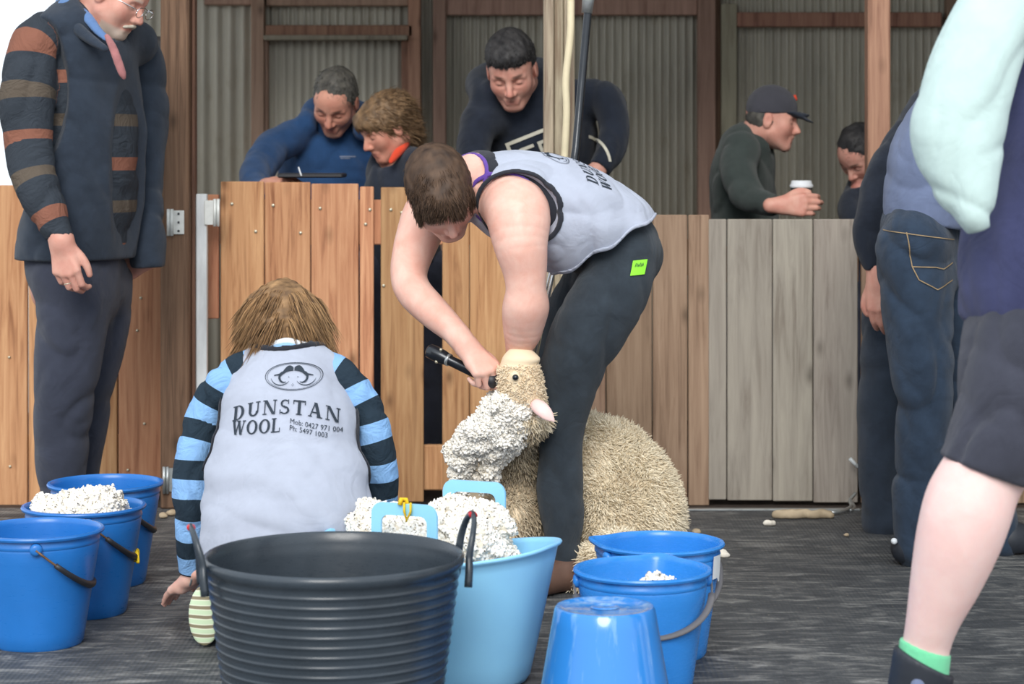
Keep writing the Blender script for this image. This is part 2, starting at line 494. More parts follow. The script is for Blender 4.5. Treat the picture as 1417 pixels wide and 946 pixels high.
# rubber floor mat
t = NT('rubber_mat')
vo = t.coords((1, 1, 1)); wv = t.node('ShaderNodeTexWave', wave_type='BANDS', bands_direction='X'); wv.inputs['Scale'].default_value = 26; wv.inputs['Distortion'].default_value = .6
t.link(vo, wv.inputs['Vector'])
sc = t.noise(t.coords((1.4, 5, 1), rot=(0, 0, .12)), 4.5, 9, .72, 1.2)
sc2 = t.noise(t.coords((1, 1.4, 1)), 1.6, 4, .5)
sp = t.noise(t.coords((1, 1, 1)), 90, 3, .5)
col = t.ramp(sc, [(.36, lin((58, 61, 65))), (.50, lin((84, 86, 88))), (.60, lin((132, 131, 128))), (.72, lin((186, 184, 180)))])
col = t.mix(t.ramp(sc2, [(.38, (.45,)*3), (.62, (0, 0, 0))]), col, lin((58, 60, 64)))
col = t.mix(t.ramp(sp, [(.66, (0, 0, 0)), (.76, (.6,)*3)]), col, lin((168, 158, 140)))
t.bump(t.math('ADD', t.math('MULTIPLY', wv.outputs['Fac'], .45), t.math('MULTIPLY', sc, 1.8)), .5, .006)
M['floor'] = t.out(col, .62, spec=.35)
M['floor_boards'] = wood('dark_floor_boards', (70, 62, 56), (88, 78, 70), (48, 42, 38))
M['ground'] = plain('pale_gravel', (176, 170, 160), .95, .2, 30, .4, 60)
def plastic(name, c, rough=.32, var=.05, scratch=.3):
    t = NT(name); c = lin(c); v = t.coords((1, 1, 1)); n = t.noise(v, 5, 5)
    s = t.noise(t.coords((1, 1, 4)), 40, 5, .7)
    col = t.ramp(n, [(.3, tuple(q*(1-var*2) for q in c)), (.7, tuple(min(1, q*(1+var*2)) for q in c))])
    col = t.mix(t.math('MULTIPLY', t.ramp(s, [(.62, (0, 0, 0)), (.75, (1, 1, 1))]), scratch), col, tuple(min(1, q*1.25+.06) for q in c))
    t.bump(n, .06, .004)
    return t.out(col, t.math('ADD', t.math('MULTIPLY', s, .25), rough-.1), spec=.5)
M['blue'] = plastic('blue_plastic', (38, 116, 196), .28)
M['blue2'] = plastic('bright_blue_plastic', (52, 138, 222), .24)
M['sky'] = plastic('light_blue_plastic', (150, 214, 255), .36, .03, .12)
M['black_tub'] = plastic('black_rubber', (52, 60, 68), .27, .12, .4)
M['black_grip'] = plastic('black_grip', (44, 44, 48), .45)
M['grey_grip'] = plastic('grey_grip', (104, 102, 104), .5)
M['red_plastic'] = plastic('red_plastic', (206, 36, 44), .4)
M['yellow'] = plain('yellow_cloth', (236, 198, 30), .7, .1, 40)
M['rust_wire'] = plain('rusty_wire', (120, 92, 68), .6, .2, 60, metal=.5)
M['galv'] = plain('galvanised_steel', (186, 190, 190), .38, .1, 50, .1, 120, metal=.75)
M['white_metal'] = plain('white_enamelled_steel', (222, 224, 220), .4, .05, 40, metal=.1)
M['chrome'] = plain('chrome', (220, 222, 224), .15, .03, 20, metal=1.)
M['dark_metal'] = plain('dark_steel', (40, 44, 50), .28, .1, 30, metal=.35, coat=.3)
M['cream_hose'] = plain('cream_hose', (226, 212, 178), .5, .06, 12)
M['bolt'] = plain('bolt_head', (206, 200, 178), .4, .1, 90, metal=.6)
M['label'] = plain('white_sticker', (226, 230, 234), .6, .04, 20)
M['wool_white'] = None
t = NT('glint_scuff_blue_plastic'); v = t.coords((26, 26, 1.2)); st = t.noise(v, 1.4, 5, .6); tp = t.noise(t.coords((1, 1, .15)), 26, 6, .7)
geo = t.node('ShaderNodeNewGeometry'); sx = t.node('ShaderNodeSeparateXYZ'); t.link(geo.outputs['Normal'], sx.inputs[0])
col = t.mix(t.ramp(st, [(.56, (0, 0, 0)), (.70, (.55,)*3)]), lin((52, 138, 222)), lin((150, 196, 240)))  # pale upright streaks: bright reflections painted into the plastic colour
col = t.mix(t.math('MULTIPLY', t.ramp(tp, [(.45, (0, 0, 0)), (.62, (.6,)*3)]), t.math('GREATER_THAN', sx.outputs[2], .9)), col, lin((170, 196, 224)))  # whitish scuffs on the upturned base
t.bump(st, .12, .004); M['blue_glint_scuff'] = t.out(col, .2, spec=.6, coat=.5)
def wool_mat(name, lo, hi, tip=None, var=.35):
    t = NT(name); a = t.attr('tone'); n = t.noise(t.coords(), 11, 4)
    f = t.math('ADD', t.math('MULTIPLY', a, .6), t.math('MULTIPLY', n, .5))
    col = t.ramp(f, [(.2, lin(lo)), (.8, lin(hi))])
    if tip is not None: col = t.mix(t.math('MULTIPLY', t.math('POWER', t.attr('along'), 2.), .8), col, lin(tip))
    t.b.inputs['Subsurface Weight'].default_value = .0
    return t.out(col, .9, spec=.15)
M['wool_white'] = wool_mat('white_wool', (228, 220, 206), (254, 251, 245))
M['wool_cream'] = wool_mat('cream_fleece', (228, 208, 176), (255, 246, 226), (246, 232, 204))
M['wool_dirty'] = wool_mat('dirty_fleece', (178, 160, 134), (222, 206, 180), (196, 180, 152))
M['wool_under'] = plain('fleece_base', (208, 184, 148), .95, .15, 30, .5, 60)
M['wool_under_w'] = plain('white_fleece_base', (226, 216, 198), .95, .1, 30, .5, 60)
# ---------------------------------------------------------------- place
ZF = 0.
def grid_plane(name, x0, x1, y0, y1, z, mat):
    return obj(name, [(x0, y0, z), (x1, y0, z), (x1, y1, z), (x0, y1, z)], [(0, 1, 2, 3)], mat, smooth=False)
b = MB(); b.box((-6, 1.0, -.06), (4, 7.42, 0)); struct(b.build('floor', M['floor']), 'dark ribbed rubber shearing floor with pale scuffs')
b = MB(); b.box((-6, 7.42, -.06), (4, 10.3, -.015)); struct(b.build('floor_rear', M['floor_boards']))
struct(grid_plane('ground', -60, 60, -40, 90, -.07, M['ground']))
def corrugated(name, x0, x1, z0, z1, y, period, mat, amp=.008, step=10):
    n = int((x1-x0)/period*step); xs = np.linspace(x0, x1, n+1); v = []; th = .0012
    for x in xs:
        yy = y+amp*math.sin(2*PI*x/period)
        v += [(x, yy, z0), (x, yy, z1), (x, yy+th, z0), (x, yy+th, z1)]
    f = []
    for i in range(n):
        a = i*4; f += [(a, a+4, a+5, a+1), (a+2, a+3, a+7, a+6), (a+1, a+5, a+7, a+3), (a, a+2, a+6, a+4)]
    f += [(0, 1, 3, 2), (n*4, n*4+2, n*4+3, n*4+1)]
    return obj(name, v, f, mat, smooth=True)
YW = 10.0
def X(px, Y=YW): return (px-CXP)*Y/FPX
def Zz(py, Y=YW): return CH-(py-HYP)*Y/FPX
struct(corrugated('wall_back', X(128), 3.4, -.03, 3.6, YW, .0365, M['corr'], .0085))
struct(corrugated('wall_right', 0, 5.0, -.03, 3.6, 0, .076, M['corr']))
o = bpy.data.objects['wall_right']; o.rotation_euler = (0, 0, PI/2); o.location = (3.4, 5.1, 0)
o = struct(corrugated('shade_ceiling', -3.6, 3.6, 0, 3.6, 0, .076, M['corr'])); o.rotation_euler = (PI/2*1.06, 0, 0); o.location = (0, 10.3, 3.3)  # unseen roof sheet, added to shade the rear of the shed
# wall on the left is a separate sheet with a wider wave, over the first
struct(corrugated('wall_left', X(128), X(357), -.03, 3.6, YW-.03, .061, M['corr'], .009))
nt = [0]
def trim(px0, px1, py0, py1, mat, d=.07, Y=YW-.035, t=None):
    nt[0] += 1; b = MB()
    b.box((X(px0, Y), Y-d, Zz(py1, Y) if py1 < 900 else -.03), (X(px1, Y), Y, Zz(py0, Y) if py0 > -90 else 3.4), .004, t=rng.uniform(0, 1) if t is None else t)
    return struct(b.build('trim_%d' % nt[0], mat))
trim(350, 368, -100, 999, M['stud'], .08)
trim(566, 583, -100, 999, M['stud_red'], .08)
trim(600, 618, -100, 999, M['stud'], .08)
trim(964, 988, -100, 999, M['stud'], .09)
trim(988, 996, -100, 999, M['old_post'], .05)
trim(996, 1018, 6, 999, M['stud_grey'], .06)
trim(285, 350, -6, 8, M['stud'], .06); trim(370, 566, -8, 9, M['stud'], .05)
trim(618, 964, 0, 22, M['stud'], .06)
trim(1018, 1300, 18, 38, M['stud_red'], .06)
trim(1306, 1330, -100, 999, M['stud'], .08)
# framed opening with its own sheet
trim(370, 572, 36, 52, M['stud_red'], .08); trim(556, 572, 52, 999, M['stud_red'], .05); trim(362, 373, 52, 999, M['stud'], .06)
o = corrugated('door_1', X(372), X(557), -.03, Zz(52), YW-.045, .037, M['corr2'], .006); struct(o)
nt[0] += 1
b = MB(); b.box((X(370), YW-.16, Zz(58)), (X(566), YW-.115, Zz(51)), .004); struct(b.build('trim_%d' % nt[0], M['stud_grey']))
# upper rear purlins outside the frame, carrying the roof
for k, y in enumerate((6.9, 8.3, 9.5)):
    nt[0] += 1; b = MB(); b.box((-3.5, y, 2.72+.0*k), (3.4, y+.09, 2.86)); struct(b.build('trim_%d' % nt[0], M['stud']))
# ---------------------------------------------------------------- gates and partition
YG = 7.6
def board_panel(name, cols, Y, mat, parent, th=.022, bolts=()):
    b = MB()
    for (x0, x1, y0, y1, *r) in cols:
        b.box((X(x0, Y)+.0012, Y-th-(r[1] if len(r) > 1 else 0), Zz(y1, Y)), (X(x1, Y)-.0012, Y-(r[1] if len(r) > 1 else 0), Zz(y0, Y)), .003, t=r[0] if r else rng.uniform(0, 1))
    return b.build(name, mat, parent)
def bolts(name, pts, Y, parent, r=.006, mat=None):
    for (px, py) in pts:
        b = MB(); c = P(px, py, Y); b.tube([c, c+V(0, -.003, 0), c+V(0, -.005, 0)], [r, r, r*.6], 8)
        b.build(name, mat or M['bolt'], parent, True)
def rail(name, px0, px1, py0, py1, Y, mat, parent, th=.035, t=.3):
    b = MB(); b.box((X(px0, Y), Y-th, Zz(py1, Y)), (X(px1, Y), Y, Zz(py0, Y)), .004, t=t)
    return b.build(name, mat, parent)
g = thing('timber_gate', 'tall pine board gate between the hinged post and the bent shearer', 'gate', (X(305, YG), YG, 0))
board_panel('board_panel', [(306, 366.5, 251, 694, .12), (367, 430.5, 252, 694, .26), (431, 497, 254, 694, .41), (498, 518, 258, 694, .58),
                            (527, 587, 259, 693, .73), (612, 650, 259, 698, .9), (650, 703, 262, 700, .34), (703, 742, 262, 700, .66)], YG, M['board'], g)
rail('rail', 306, 742, 276, 338, YG+.036, M['board'], g, t=.2); rail('rail', 306, 742, 614, 676, YG+.036, M['board'], g, t=.7)
bolts('screw', [(321, 282), (378, 284), (443, 288), (512, 290), (541, 290), (556, 294), (354, 320), (416, 322), (506, 310), (531, 395), (601-20, 300)], YG-.0225, g)
g2 = thing('timber_gate', 'left gate of pale pine boards behind the man with the striped jumper', 'gate', (X(230, YG), YG, 0))
board_panel('board_panel', [(-60, -8, 258, 716, .3), (-7, 40, 256, 718, .85), (41, 78, 256, 712, .5, .0), (79, 130, 256, 712, .66), (131, 164, 258, 690, .15), (165, 229, 256, 678, .95)], YG, M['board'], g2)
rail('rail', -60, 229, 280, 330, YG+.036, M['board'], g2, t=.4); rail('rail', -60, 229, 600, 650, YG+.036, M['board'], g2, t=.1)
bolts('screw', [(195, 412), (190, 457), (200, 586), (14, 645), (13, 494), (177, 650)], YG-.0225, g2, .005)
b = MB(); YP = 7.5
b.box((X(229, YP), YP-.11, -.0), (X(268, YP), YP, 3.1), .006, t=.35)
b.box((X(268.5, YP), YP-.06, 0), (X(273, YP), YP, 3.0), .003, t=.8)
post = b.build('timber_post', M['old_post']); tag(post, 'dark weathered timber post carrying the gate hinges', 'post')
b = MB(); b.box((X(273, YP), YP-.035, .0), (X(288, YP), YP+.0, Zz(268, YP)), .003)
tag(b.build('timber_batten', M['white_paint']), 'narrow white painted batten beside the dark gate post', 'batten')
b = MB(); b.box((X(288.5, YG), YG-.03, Zz(440, YG)), (X(304, YG), YG, Zz(269, YG)), .003, t=.1)
tag(b.build('timber_batten', M['board_red']), 'short reddish batten between white batten and gate', 'batten')
b = MB(); b.box((X(286, 7.9), 7.87, Zz(486, 7.9)), (X(306, 7.9), 7.9, Zz(458, 7.9)), .003, t=.4); b.box((X(286, 7.9), 7.87, Zz(700, 7.9)), (X(306, 7.9), 7.9, Zz(520, 7.9)), .003, t=.2)
def hinge(name, px0, px1, py0, py1, Y, mat, label, knuckle):
    h = thing(name, label, 'hinge', P((px0+px1)/2, py1, Y))
    m = MB(); kx = X(knuckle, Y)
    m.box((X(px0, Y), Y-.004, Zz(py1, Y)), (X(px1, Y), Y, Zz(py0, Y)), .0015)
    m.build('leaf', mat, h)
    m = MB()
    for k in range(2):
        x = kx+(k-.5)*.012
        m.tube([(x, Y-.008, Zz(py1+2, Y)), (x, Y-.008, Zz(py0-2, Y))], .0055, 10)
    m.build('knuckle', mat, h, True)
    w = (px1-px0)
    bolts('screw', [(px0+w*.66, py0+(py1-py0)*q) for q in (.14, .5, .86)], Y-.004, h, .0042, M['dark_metal'])
    return h
hinge('gate_hinge', 232, 255, 291, 324, YP-.112, M['white_metal'], 'white steel hinge at the top of the dark gate post', 236)
hinge('gate_hinge', 228, 248, 647, 680, YP-.112, M['galv'], 'galvanised hinge low on the dark gate post', 230)
hinge('gate_hinge', 283, 304, 277, 311, YP-.04, M['white_metal'], 'white hinge joining the white batten to the pine gate', 300)
# partition right of the shearer
pt = thing('timber_partition', 'brown stained board partition behind the shearer and sheep', 'partition', (X(860, YG), YG, 0))
board_panel('board_panel', [(743, 838, 297, 699, .2), (838.5, 902, 297, 699, .45), (902.5, 951, 297, 699, .62), (951.5, 981, 297, 698, .05)], YG-.03, M['brown_ply'], pt)
rail('rail', 743, 980, 330, 380, YG+.03, M['board'], pt)
pt = thing('timber_partition', 'grey weathered board partition at the right, below the man with the cup', 'partition', (X(1080, YG), YG, 0))
board_panel('board_panel', [(979, 1005, 303, 690, .1), (1005.3, 1068, 303, 691, .32), (1068.3, 1124, 303, 692, .55), (1124.3, 1186, 303, 694, .77)], YG-.03, M['grey_ply'], pt)
rail('rail', 983, 1186, 340, 390, YG+.03, M['board'], pt)
pt = thing('timber_partition', 'brown boards seen between the legs of the people at the right', 'partition', (X(1300, YG), YG, 0))
board_panel('board_panel', [(1190, 1260, 310, 695, .2), (1261, 1330, 310, 695, .6), (1331, 1400, 310, 695, .9), (1401, 1480, 310, 695, .5)], YG, M['brown_ply'], pt)
rail('rail', 1190, 1480, 340, 390, YG+.06, M['board'], pt)
b = MB(); b.box((X(1198, 7.75), 7.7, -.015), (X(1229, 7.75), 7.78, 3.1), .005, t=.5); tag(b.build('timber_post', M['stud_red']), 'reddish brown post rising behind the grey partition at right', 'post')
# weathered overhead post, hose
YS = 7.3
b = MB()
for k, (a_, c_, dy) in enumerate(((752, 766, 0), (766.5, 779, .012), (779.5, 795, .03))):
    b.box((X(a_, YS), YS-.05+dy, -.0), (X(c_, YS), YS+.05, 3.1), .004, t=.2+.3*k)
tag(b.build('timber_post', M['weathered']), 'pale weathered upright post in the middle behind the shearer', 'post')
b = MB(); b.tube(spline([P(791, -160, 7.2), P(790, 0, 7.2), P(789, 50, 7.2), P(783, 110, 7.2), P(784, 160, 7.2), P(780, 260, 7.21), P(782, 420, 7.21), P(786, 600, 7.2), P(788, 714, 7.2)], 8), .0125, 12)
tag(b.build('hose', M['cream_hose'], smooth=True), 'cream hose hanging beside the weathered middle post', 'hose')
# metal edge strip, scraps at the foot of the partition
b = MB(); b.box((X(560, 7.36), 7.35, 0), (X(1190, 7.36), 7.375, .006), .002); tag(b.build('edge_strip', M['galv']), 'thin steel edging strip on the floor before the grey partition', 'strip')
# ---------------------------------------------------------------- buckets and tubs
def lip_profile(rb, rt, h, th=.003, lip=.009, band=0):
    """outer wall, rolled rim, inner wall, floor"""
    pr = [(0.001, .004), (rb*.8, .004), (rb*.86, 0), (rb*.96, 0), (rb, .006)]
    n = 8
    for i in range(1, n+1):
        q = i/n; pr.append((rb+(rt-rb)*q*.97, .006+(h-.035-.006)*q))
    z = h-.035
    r = rt*.972+rb*.0
    pr += [(r+.002, h-.03), (r+.0045, h-.027), (r+.0045, h-.021), (r+.003, h-.018), (rt-.002, h-.008), (rt+lip, h-.006), (rt+lip+.002, h-.001), (rt+lip, h+.003), (rt+.002, h+.004), (rt-.002, h), (rt-.004, h-.01)]
    for i in range(n, -1, -1):
        q = i/n; pr.append((rb+(rt-rb)*q*.97-th, .010+(h-.035-.010)*q))
    pr += [(0.001, .010)]
    return pr
def bucket(name, label, loc, mat, gripmat, bail_ang, rt=.152, rb=.112, h=.28, spout=None, grip=True, bail=True, phi=55, group='blue buckets', tilt=None):
    t = thing(name, label, 'bucket', loc, group)
    def fn(th, r, z):
        if spout is not None and z > h*.55 and r > rb*.8:
            d = (th-spout+PI) % (2*PI)-PI
            k = math.exp(-(d/.22)**2)*((z-h*.55)/(h*.45))**1.5
            r = r+.020*k; z = z+.004*k
        return r*math.cos(th), r*math.sin(th), z
    b = MB(); b.lathe(lip_profile(rb, rt, h), loc, 72, fn=fn)
    smooth_by_angle(b.build('body', mat, t, True), 40)
    if not bail: return t
    ax = V(math.cos(bail_ang), math.sin(bail_ang), 0); out = V(-ax[1], ax[0], 0)
    ze = h-.024; ra = rt+.002
    for sg in (-1, 1):
        e = MB(); c = V(*loc)+ax*sg*(ra-.002)+V(0, 0, ze)
        e.tube([c-ax*sg*.004, c+ax*sg*.008, c+ax*sg*.011], [.016, .015, .008], 14)
        e.build('ear', mat, t, True)
    R_, Rb = rt+.010, rt+.022; ph = math.radians(phi); pts = []
    for k in range(33):
        a = PI*k/32
        pts.append(V(*loc)+V(0, 0, ze)+ax*R_*math.cos(a)+(out*math.sin(ph)-V(0, 0, math.cos(ph)))*Rb*math.sin(a)**.85)
    wpart = MB(); wpart.tube(pts, .0028, 8); hnd = wpart.build('handle', M['rust_wire'] if grip == 'wire' else gripmat, t, True)
    gp = pts[3:18] if grip == 'wire' else pts[2:31]
    w2 = MB(); w2.tube(gp, [.0065+.004*i/len(gp) for i in range(len(gp))] if grip == 'wire' else .0085, 10, flat=.55 if grip != 'wire' else 1.)
    w2.build('grip', gripmat, hnd, True)
    return t
def floorpos(px, Y): return V((px-CXP)*Y/FPX, Y, 0)
bA = bucket('bucket', 'blue bucket at the left edge, nearest of the left three', floorpos(52, 5.36), M['blue'], M['black_grip'], -1.38, grip='wire', phi=50)
bB = bucket('bucket', 'blue bucket heaped with white wool, middle of the left three', floorpos(116, 5.72), M['blue'], M['black_grip'], -1.30, grip='wire', phi=50)
bC = bucket('bucket', 'blue bucket behind the wool-filled one, rearmost of the left three', floorpos(146, 6.12), M['blue'], M['black_grip'], -1.25, grip='wire', phi=50)
b = MB()
c0 = P(189, 768, 5.73)
for k in range(3):
    b.tube([c0+V(.004*math.cos(a+k)+.003*k, -.012*k+.01*math.sin(a), .014*math.sin(a)) for a in np.linspace(0, 5.5, 12)], .004, 6)
tag(b.build('cloth_tie', M['yellow'], smooth=True), 'yellow twine knotted on the handle of the wool-filled left bucket', 'tie')
bD = bucket('bucket', 'open blue bucket with a pouring lip and white sticker, behind the others at right', floorpos(913, 5.24), M['blue2'], M['grey_grip'], .50+PI, rt=.146, h=.268, spout=PI*.92, phi=38)
bE = bucket('bucket', 'blue bucket holding a little wool, grey grip hanging in front', floorpos(889, 4.89), M['blue2'], M['grey_grip'], .05+PI, rt=.146, h=.27, spout=1.25, phi=52)
b = MB()
vv = []; cD = floorpos(913, 5.24)
for i in range(9):
    for j in range(2):
        th = -.62+.30*i/8; z = .262-.055*j-(.01 if i > 5 and j else 0); r = .1475-.004*j+.003
        vv.append(cD+V(r*math.cos(th), r*math.sin(th), z-.012))
obj('sticker', vv, [(i*2, i*2+1, i*2+3, i*2+2) for i in range(8)], M['label'], bD, True)
# upside-down bucket
cF = floorpos(837, 4.47)
F_ = thing('bucket', 'upside-down bright blue bucket in front of the right-hand buckets', 'bucket', cF, 'blue buckets')
pr = lip_profile(.104, .146, .272)
pr = [(r, .275-z) for r, z in pr][::-1]
b = MB(); b.lathe(pr, cF, 72); b.lathe([(.001, .2725), (.02, .2725), (.024, .2745), (.03, .2725)], cF, 32)
o = b.build('body', M['blue_glint_scuff'], F_, True); smooth_by_angle(o, 40)
for k in (0, 1):
    b = MB(); c = cF+V(math.cos(.4+PI*k), math.sin(.4+PI*k), 0)*.147+V(0, 0, .03)
    b.tube([c-V(math.cos(.4+PI*k), math.sin(.4+PI*k), 0)*.01, c+V(math.cos(.4+PI*k), math.sin(.4+PI*k), 0)*.009], .014, 12); b.build('ear', M['blue2'], F_, True)
# black ribbed tub
cT = floorpos(462, 4.44)
T_ = thing('rubber_tub', 'large black ribbed rubber tub with red tipped handles, nearest the camera', 'tub', cT)
Rt, Rb_, Ht = .262, .205, .385
pr = [(.001, .006), (Rb_*.9, .004), (Rb_, 0), (Rb_+.004, .012)]
zz = np.linspace(.02, Ht-.03, 260)
for z in zz:
    q = z/Ht; r = Rb_+(Rt-Rb_)*q**.85
    band = (z-.02)/(Ht-.05)*17
    rib = .0022*math.exp(-((band % 1-.5)/.17)**2)
    pr.append((r+rib-.001, z))
pr += [(Rt-.003, Ht-.022), (Rt+.003, Ht-.018), (Rt+.006, Ht-.008), (Rt+.005, Ht), (Rt, Ht+.004), (Rt-.005, Ht), (Rt-.006, Ht-.02)]
for z in np.linspace(Ht-.03, .016, 24):
    q = z/Ht; pr.append((Rb_+(Rt-Rb_)*q**.85-.005, z))
pr.append((.001, .014))
b = MB(); b.lathe(pr, cT, 120); o = b.build('body', M['black_tub'], T_, True); smooth_by_angle(o, 50)
def loop_handle(c, ang, R, z0, span, hh, rad, parent, lean=.02):
    o_ = V(math.cos(ang), math.sin(ang), 0); t_ = V(-o_[1], o_[0], 0); pts = []
    pts.append(c+o_*(R+.004)-t_*span*.60+V(0, 0, z0-.05))
    pts.append(c+o_*(R+.007)-t_*span*.56+V(0, 0, z0-.015))
    for k in range(21):
        a = PI*k/20
        pts.append(c+o_*(R+.008+lean*math.sin(a))-t_*span*.5*math.cos(a)+V(0, 0, z0+.005+hh*math.sin(a)**.75))
    pts.append(c+o_*(R+.007)+t_*span*.56+V(0, 0, z0-.015))
    pts.append(c+o_*(R+.004)+t_*span*.60+V(0, 0, z0-.05))
    pts = spline(pts, 3)
    rr = [rad*(1.55-.55*math.sin(PI*i/(len(pts)-1))) for i in range(len(pts))]
    m = MB(); m.tube(pts, rr, 12, flat=.7); h = m.build('handle', M['black_tub'], parent, True)
    k = len(pts)//2; m = MB(); m.tube(pts[k-3:k+4], [q*1.12 for q in rr[k-3:k+4]], 12, flat=.72); m.build('grip_band', M['red_plastic'], h, True)
loop_handle(cT, .18, Rt, Ht-.01, .13, .080, .0078, T_, .018)
loop_handle(cT, PI+.20, Rt, Ht-.01, .12, .072, .0078, T_, .02)
# light blue trug full of wool
cG = V(-.165, 5.0, 0)
G_ = thing('flexible_trug', 'light blue flexible trug heaped with white wool, upright square handles', 'tub', cG)
rotG = math.radians(-24); ca, sa = math.cos(rotG), math.sin(rotG)
def gtr(x, y, z): return (cG[0]+x*ca-y*sa, cG[1]+x*sa+y*ca, z)
def sup(th, a, b_, e=2.6):
    c_, s_ = math.cos(th), math.sin(th)
    r = (abs(c_/a)**e+abs(s_/b_)**e)**(-1/e); return r*c_, r*s_
n = 120; vv = []; ff = []
prof = [(.0, .004, 0), (.9, .002, 0), (.97, .004, 0), (1., .018, 0), (1., .06, 0), (1., .12, 0), (1., .18, 0), (1., .24, 0), (1., .275, 0), (1., .296, 0), (1., .300, .006), (1., .305, .008), (1., .309, .004), (1., .307, -.002), (1., .296, -.004), (1., .24, -.004), (1., .12, -.004), (1., .03, -.004), (0., .02, -.004)]
for (k, z, off) in prof:
    q = z/.30; A = (.205+.068*q+off)*max(k, .02); B = (.140+.048*q+off)*max(k, .02)
    for i in range(n):
        th = 2*PI*i/n; x, y = sup(th, A, B)
        sag = .018*math.cos(2*th)*max(q-.5, 0)*2
        vv.append(gtr(x, y, z+sag))
m = len(prof)
ff = [(j*n+i, j*n+(i+1) % n, (j+1)*n+(i+1) % n, (j+1)*n+i) for j in range(m-1) for i in range(n)]
obj('body', vv, ff, M['sky'], G_, True)
def strap_handle(side, parent, wid=.082, hh=.118, z0=.265):
    # flat upright handle: rounded rectangle ring, with thickness
    yb = side*.184; out = []; inn = []
    def rr(w, h0, h1, r, n=7):
        pts = [(-w, h0)]
        for k in range(n): a = PI-PI/2*k/(n-1); pts.append((-w+r+r*math.cos(a), h1-r+r*math.sin(a)))
        for k in range(n): a = PI/2-PI/2*k/(n-1); pts.append((w-r+r*math.cos(a), h1-r+r*math.sin(a)))
        pts.append((w, h0)); return pts
    po = rr(wid, z0, z0+hh+.045, .028); pi_ = rr(wid-.026, z0-.0, z0+hh+.018, .018)
    v = []
    for dy in (-.0032, .0032):
        for p in (po, pi_):
            for (x, z) in p: 
                wob_ = .003*math.sin(x*40)
                v.append(gtr(x, yb+dy+wob_+side*.10*(z-z0)*0, z))
    k = len(po); f = []
    for i in range(k-1):
        f += [(i, i+1, k+i+1, k+i), (2*k+i, 3*k+i, 3*k+i+1, 2*k+i+1), (i, 2*k+i, 2*k+i+1, i+1), (k+i, k+i+1, 3*k+i+1, 3*k+i)]
    f += [(0, k, 3*k, 2*k), (k-1, 3*k-1, 4*k-1, 2*k-1)]
    o = obj('handle', v, f, M['sky'], parent, True); smooth_by_angle(o, 40)
    return o
hN = strap_handle(-1, G_); hF = strap_handle(1, G_)
# yellow tie on the near handle
b = MB()
for dx, dz, tl in ((-.004, 0, .2), (.012, -.004, -.35)):
    p0 = V(*gtr(.004+dx, -.184, .432)); b.tube([p0+V(0, -.008, -.0), p0+V(0, -.010, -.02), p0+V(tl*.03, -.012, -.042)], [.009, .009, .006], 8, flat=.3)
b.tube([V(*gtr(-.008, -.191, .425)), V(*gtr(-.006, -.187, .437)), V(*gtr(.0, -.180, .437)), V(*gtr(.004, -.178, .42))], .011, 8, flat=.5)
tag(b.build('cloth_tie', M['yellow'], smooth=True), 'yellow cloth strip tied round the near handle of the light blue trug', 'tie')
# ---------------------------------------------------------------- wool heaps
def wool_heap(name, label, prims, seed, n=2600, h=.007, L=.012, rad=.0042, mat=None, disp=.014, lim=None, cut=None):
    ax = axes_for(prims, h, pad=.03, lim=lim); D = evalf(prims, ax); Xg, Yg, Zg = grids(ax)
    D = D+disp*wob(Xg, Yg, Zg, 60, seed)+disp*.5*wob(Xg, Yg, Zg, 130, seed+1)
    if cut is not None: D = np.maximum(D, cut(Xg, Yg, Zg))
    v, f = nets(D.astype(np.float32), ax, 1)
    root = thing(name, label, 'wool', v.mean(0)*V(1, 1, 0)+V(0, 0, v[:, 2].min()))
    o = obj('wool_mass', v, f, M['wool_under_w'], root)
    l = locks('wool_locks', v, f, n, L, rad, mat or M['wool_white'], root, seed, keep=lambda c, nn: np.clip(nn[:, 2]+.75-nn[:, 1]*.4, .02, 1.2), K=4, down=.1, curl=.7, jit=.8, sides=5, blunt=True, coh=.8, cf=70)
    o['kind'] = 'stuff'; l['kind'] = 'stuff'
    return root
def hp(c, r): return ell(c, r, k=.03)
c = floorpos(116, 5.72)
wool_heap('wool_pile', 'off-white wool heaped in the middle bucket of the left three', [hp(c+V(0, 0, .235), (.125, .125, .05)), hp(c+V(-.085, -.03, .275), (.04, .045, .035)), hp(c+V(.045, -.02, .285), (.065, .06, .04)), hp(c+V(.0, .03, .26), (.09, .08, .04))], 3, 2600,
          cut=lambda x, y, z: np.sqrt((x-c[0])**2+(y-c[1])**2)-.135)
cE = floorpos(889, 4.89)
wool_heap('wool_pile', 'small amount of off-white wool inside the blue bucket with the grey grip', [hp(cE+V(0, 0, .19), (.115, .115, .035)), hp(cE+V(.02, -.03, .22), (.06, .05, .035))], 5, 1800,
          cut=lambda x, y, z: np.sqrt((x-cE[0])**2+(y-cE[1])**2)-.124)
wg = [hp(V(*gtr(0, 0, .26)), (.19, .14, .07)), hp(V(*gtr(-.03, -.02, .31)), (.12, .10, .07)), hp(V(*gtr(.07, -.01, .315)), (.075, .09, .075)), hp(V(*gtr(-.15, -.0, .325)), (.07, .07, .07)), hp(V(*gtr(.03, .05, .345)), (.11, .06, .06)), hp(V(*gtr(-.19, .02, .33)), (.05, .06, .05))]
wool_heap('wool_pile', 'large heap of clean white wool spilling over the light blue trug', wg, 8, 6500, .008,
          cut=lambda x, y, z: np.where(z < .315, ((((x-cG[0])*ca+(y-cG[1])*sa)/.235)**2+((-(x-cG[0])*sa+(y-cG[1])*ca)/.155)**2)**.5-1., -1.)*.16)
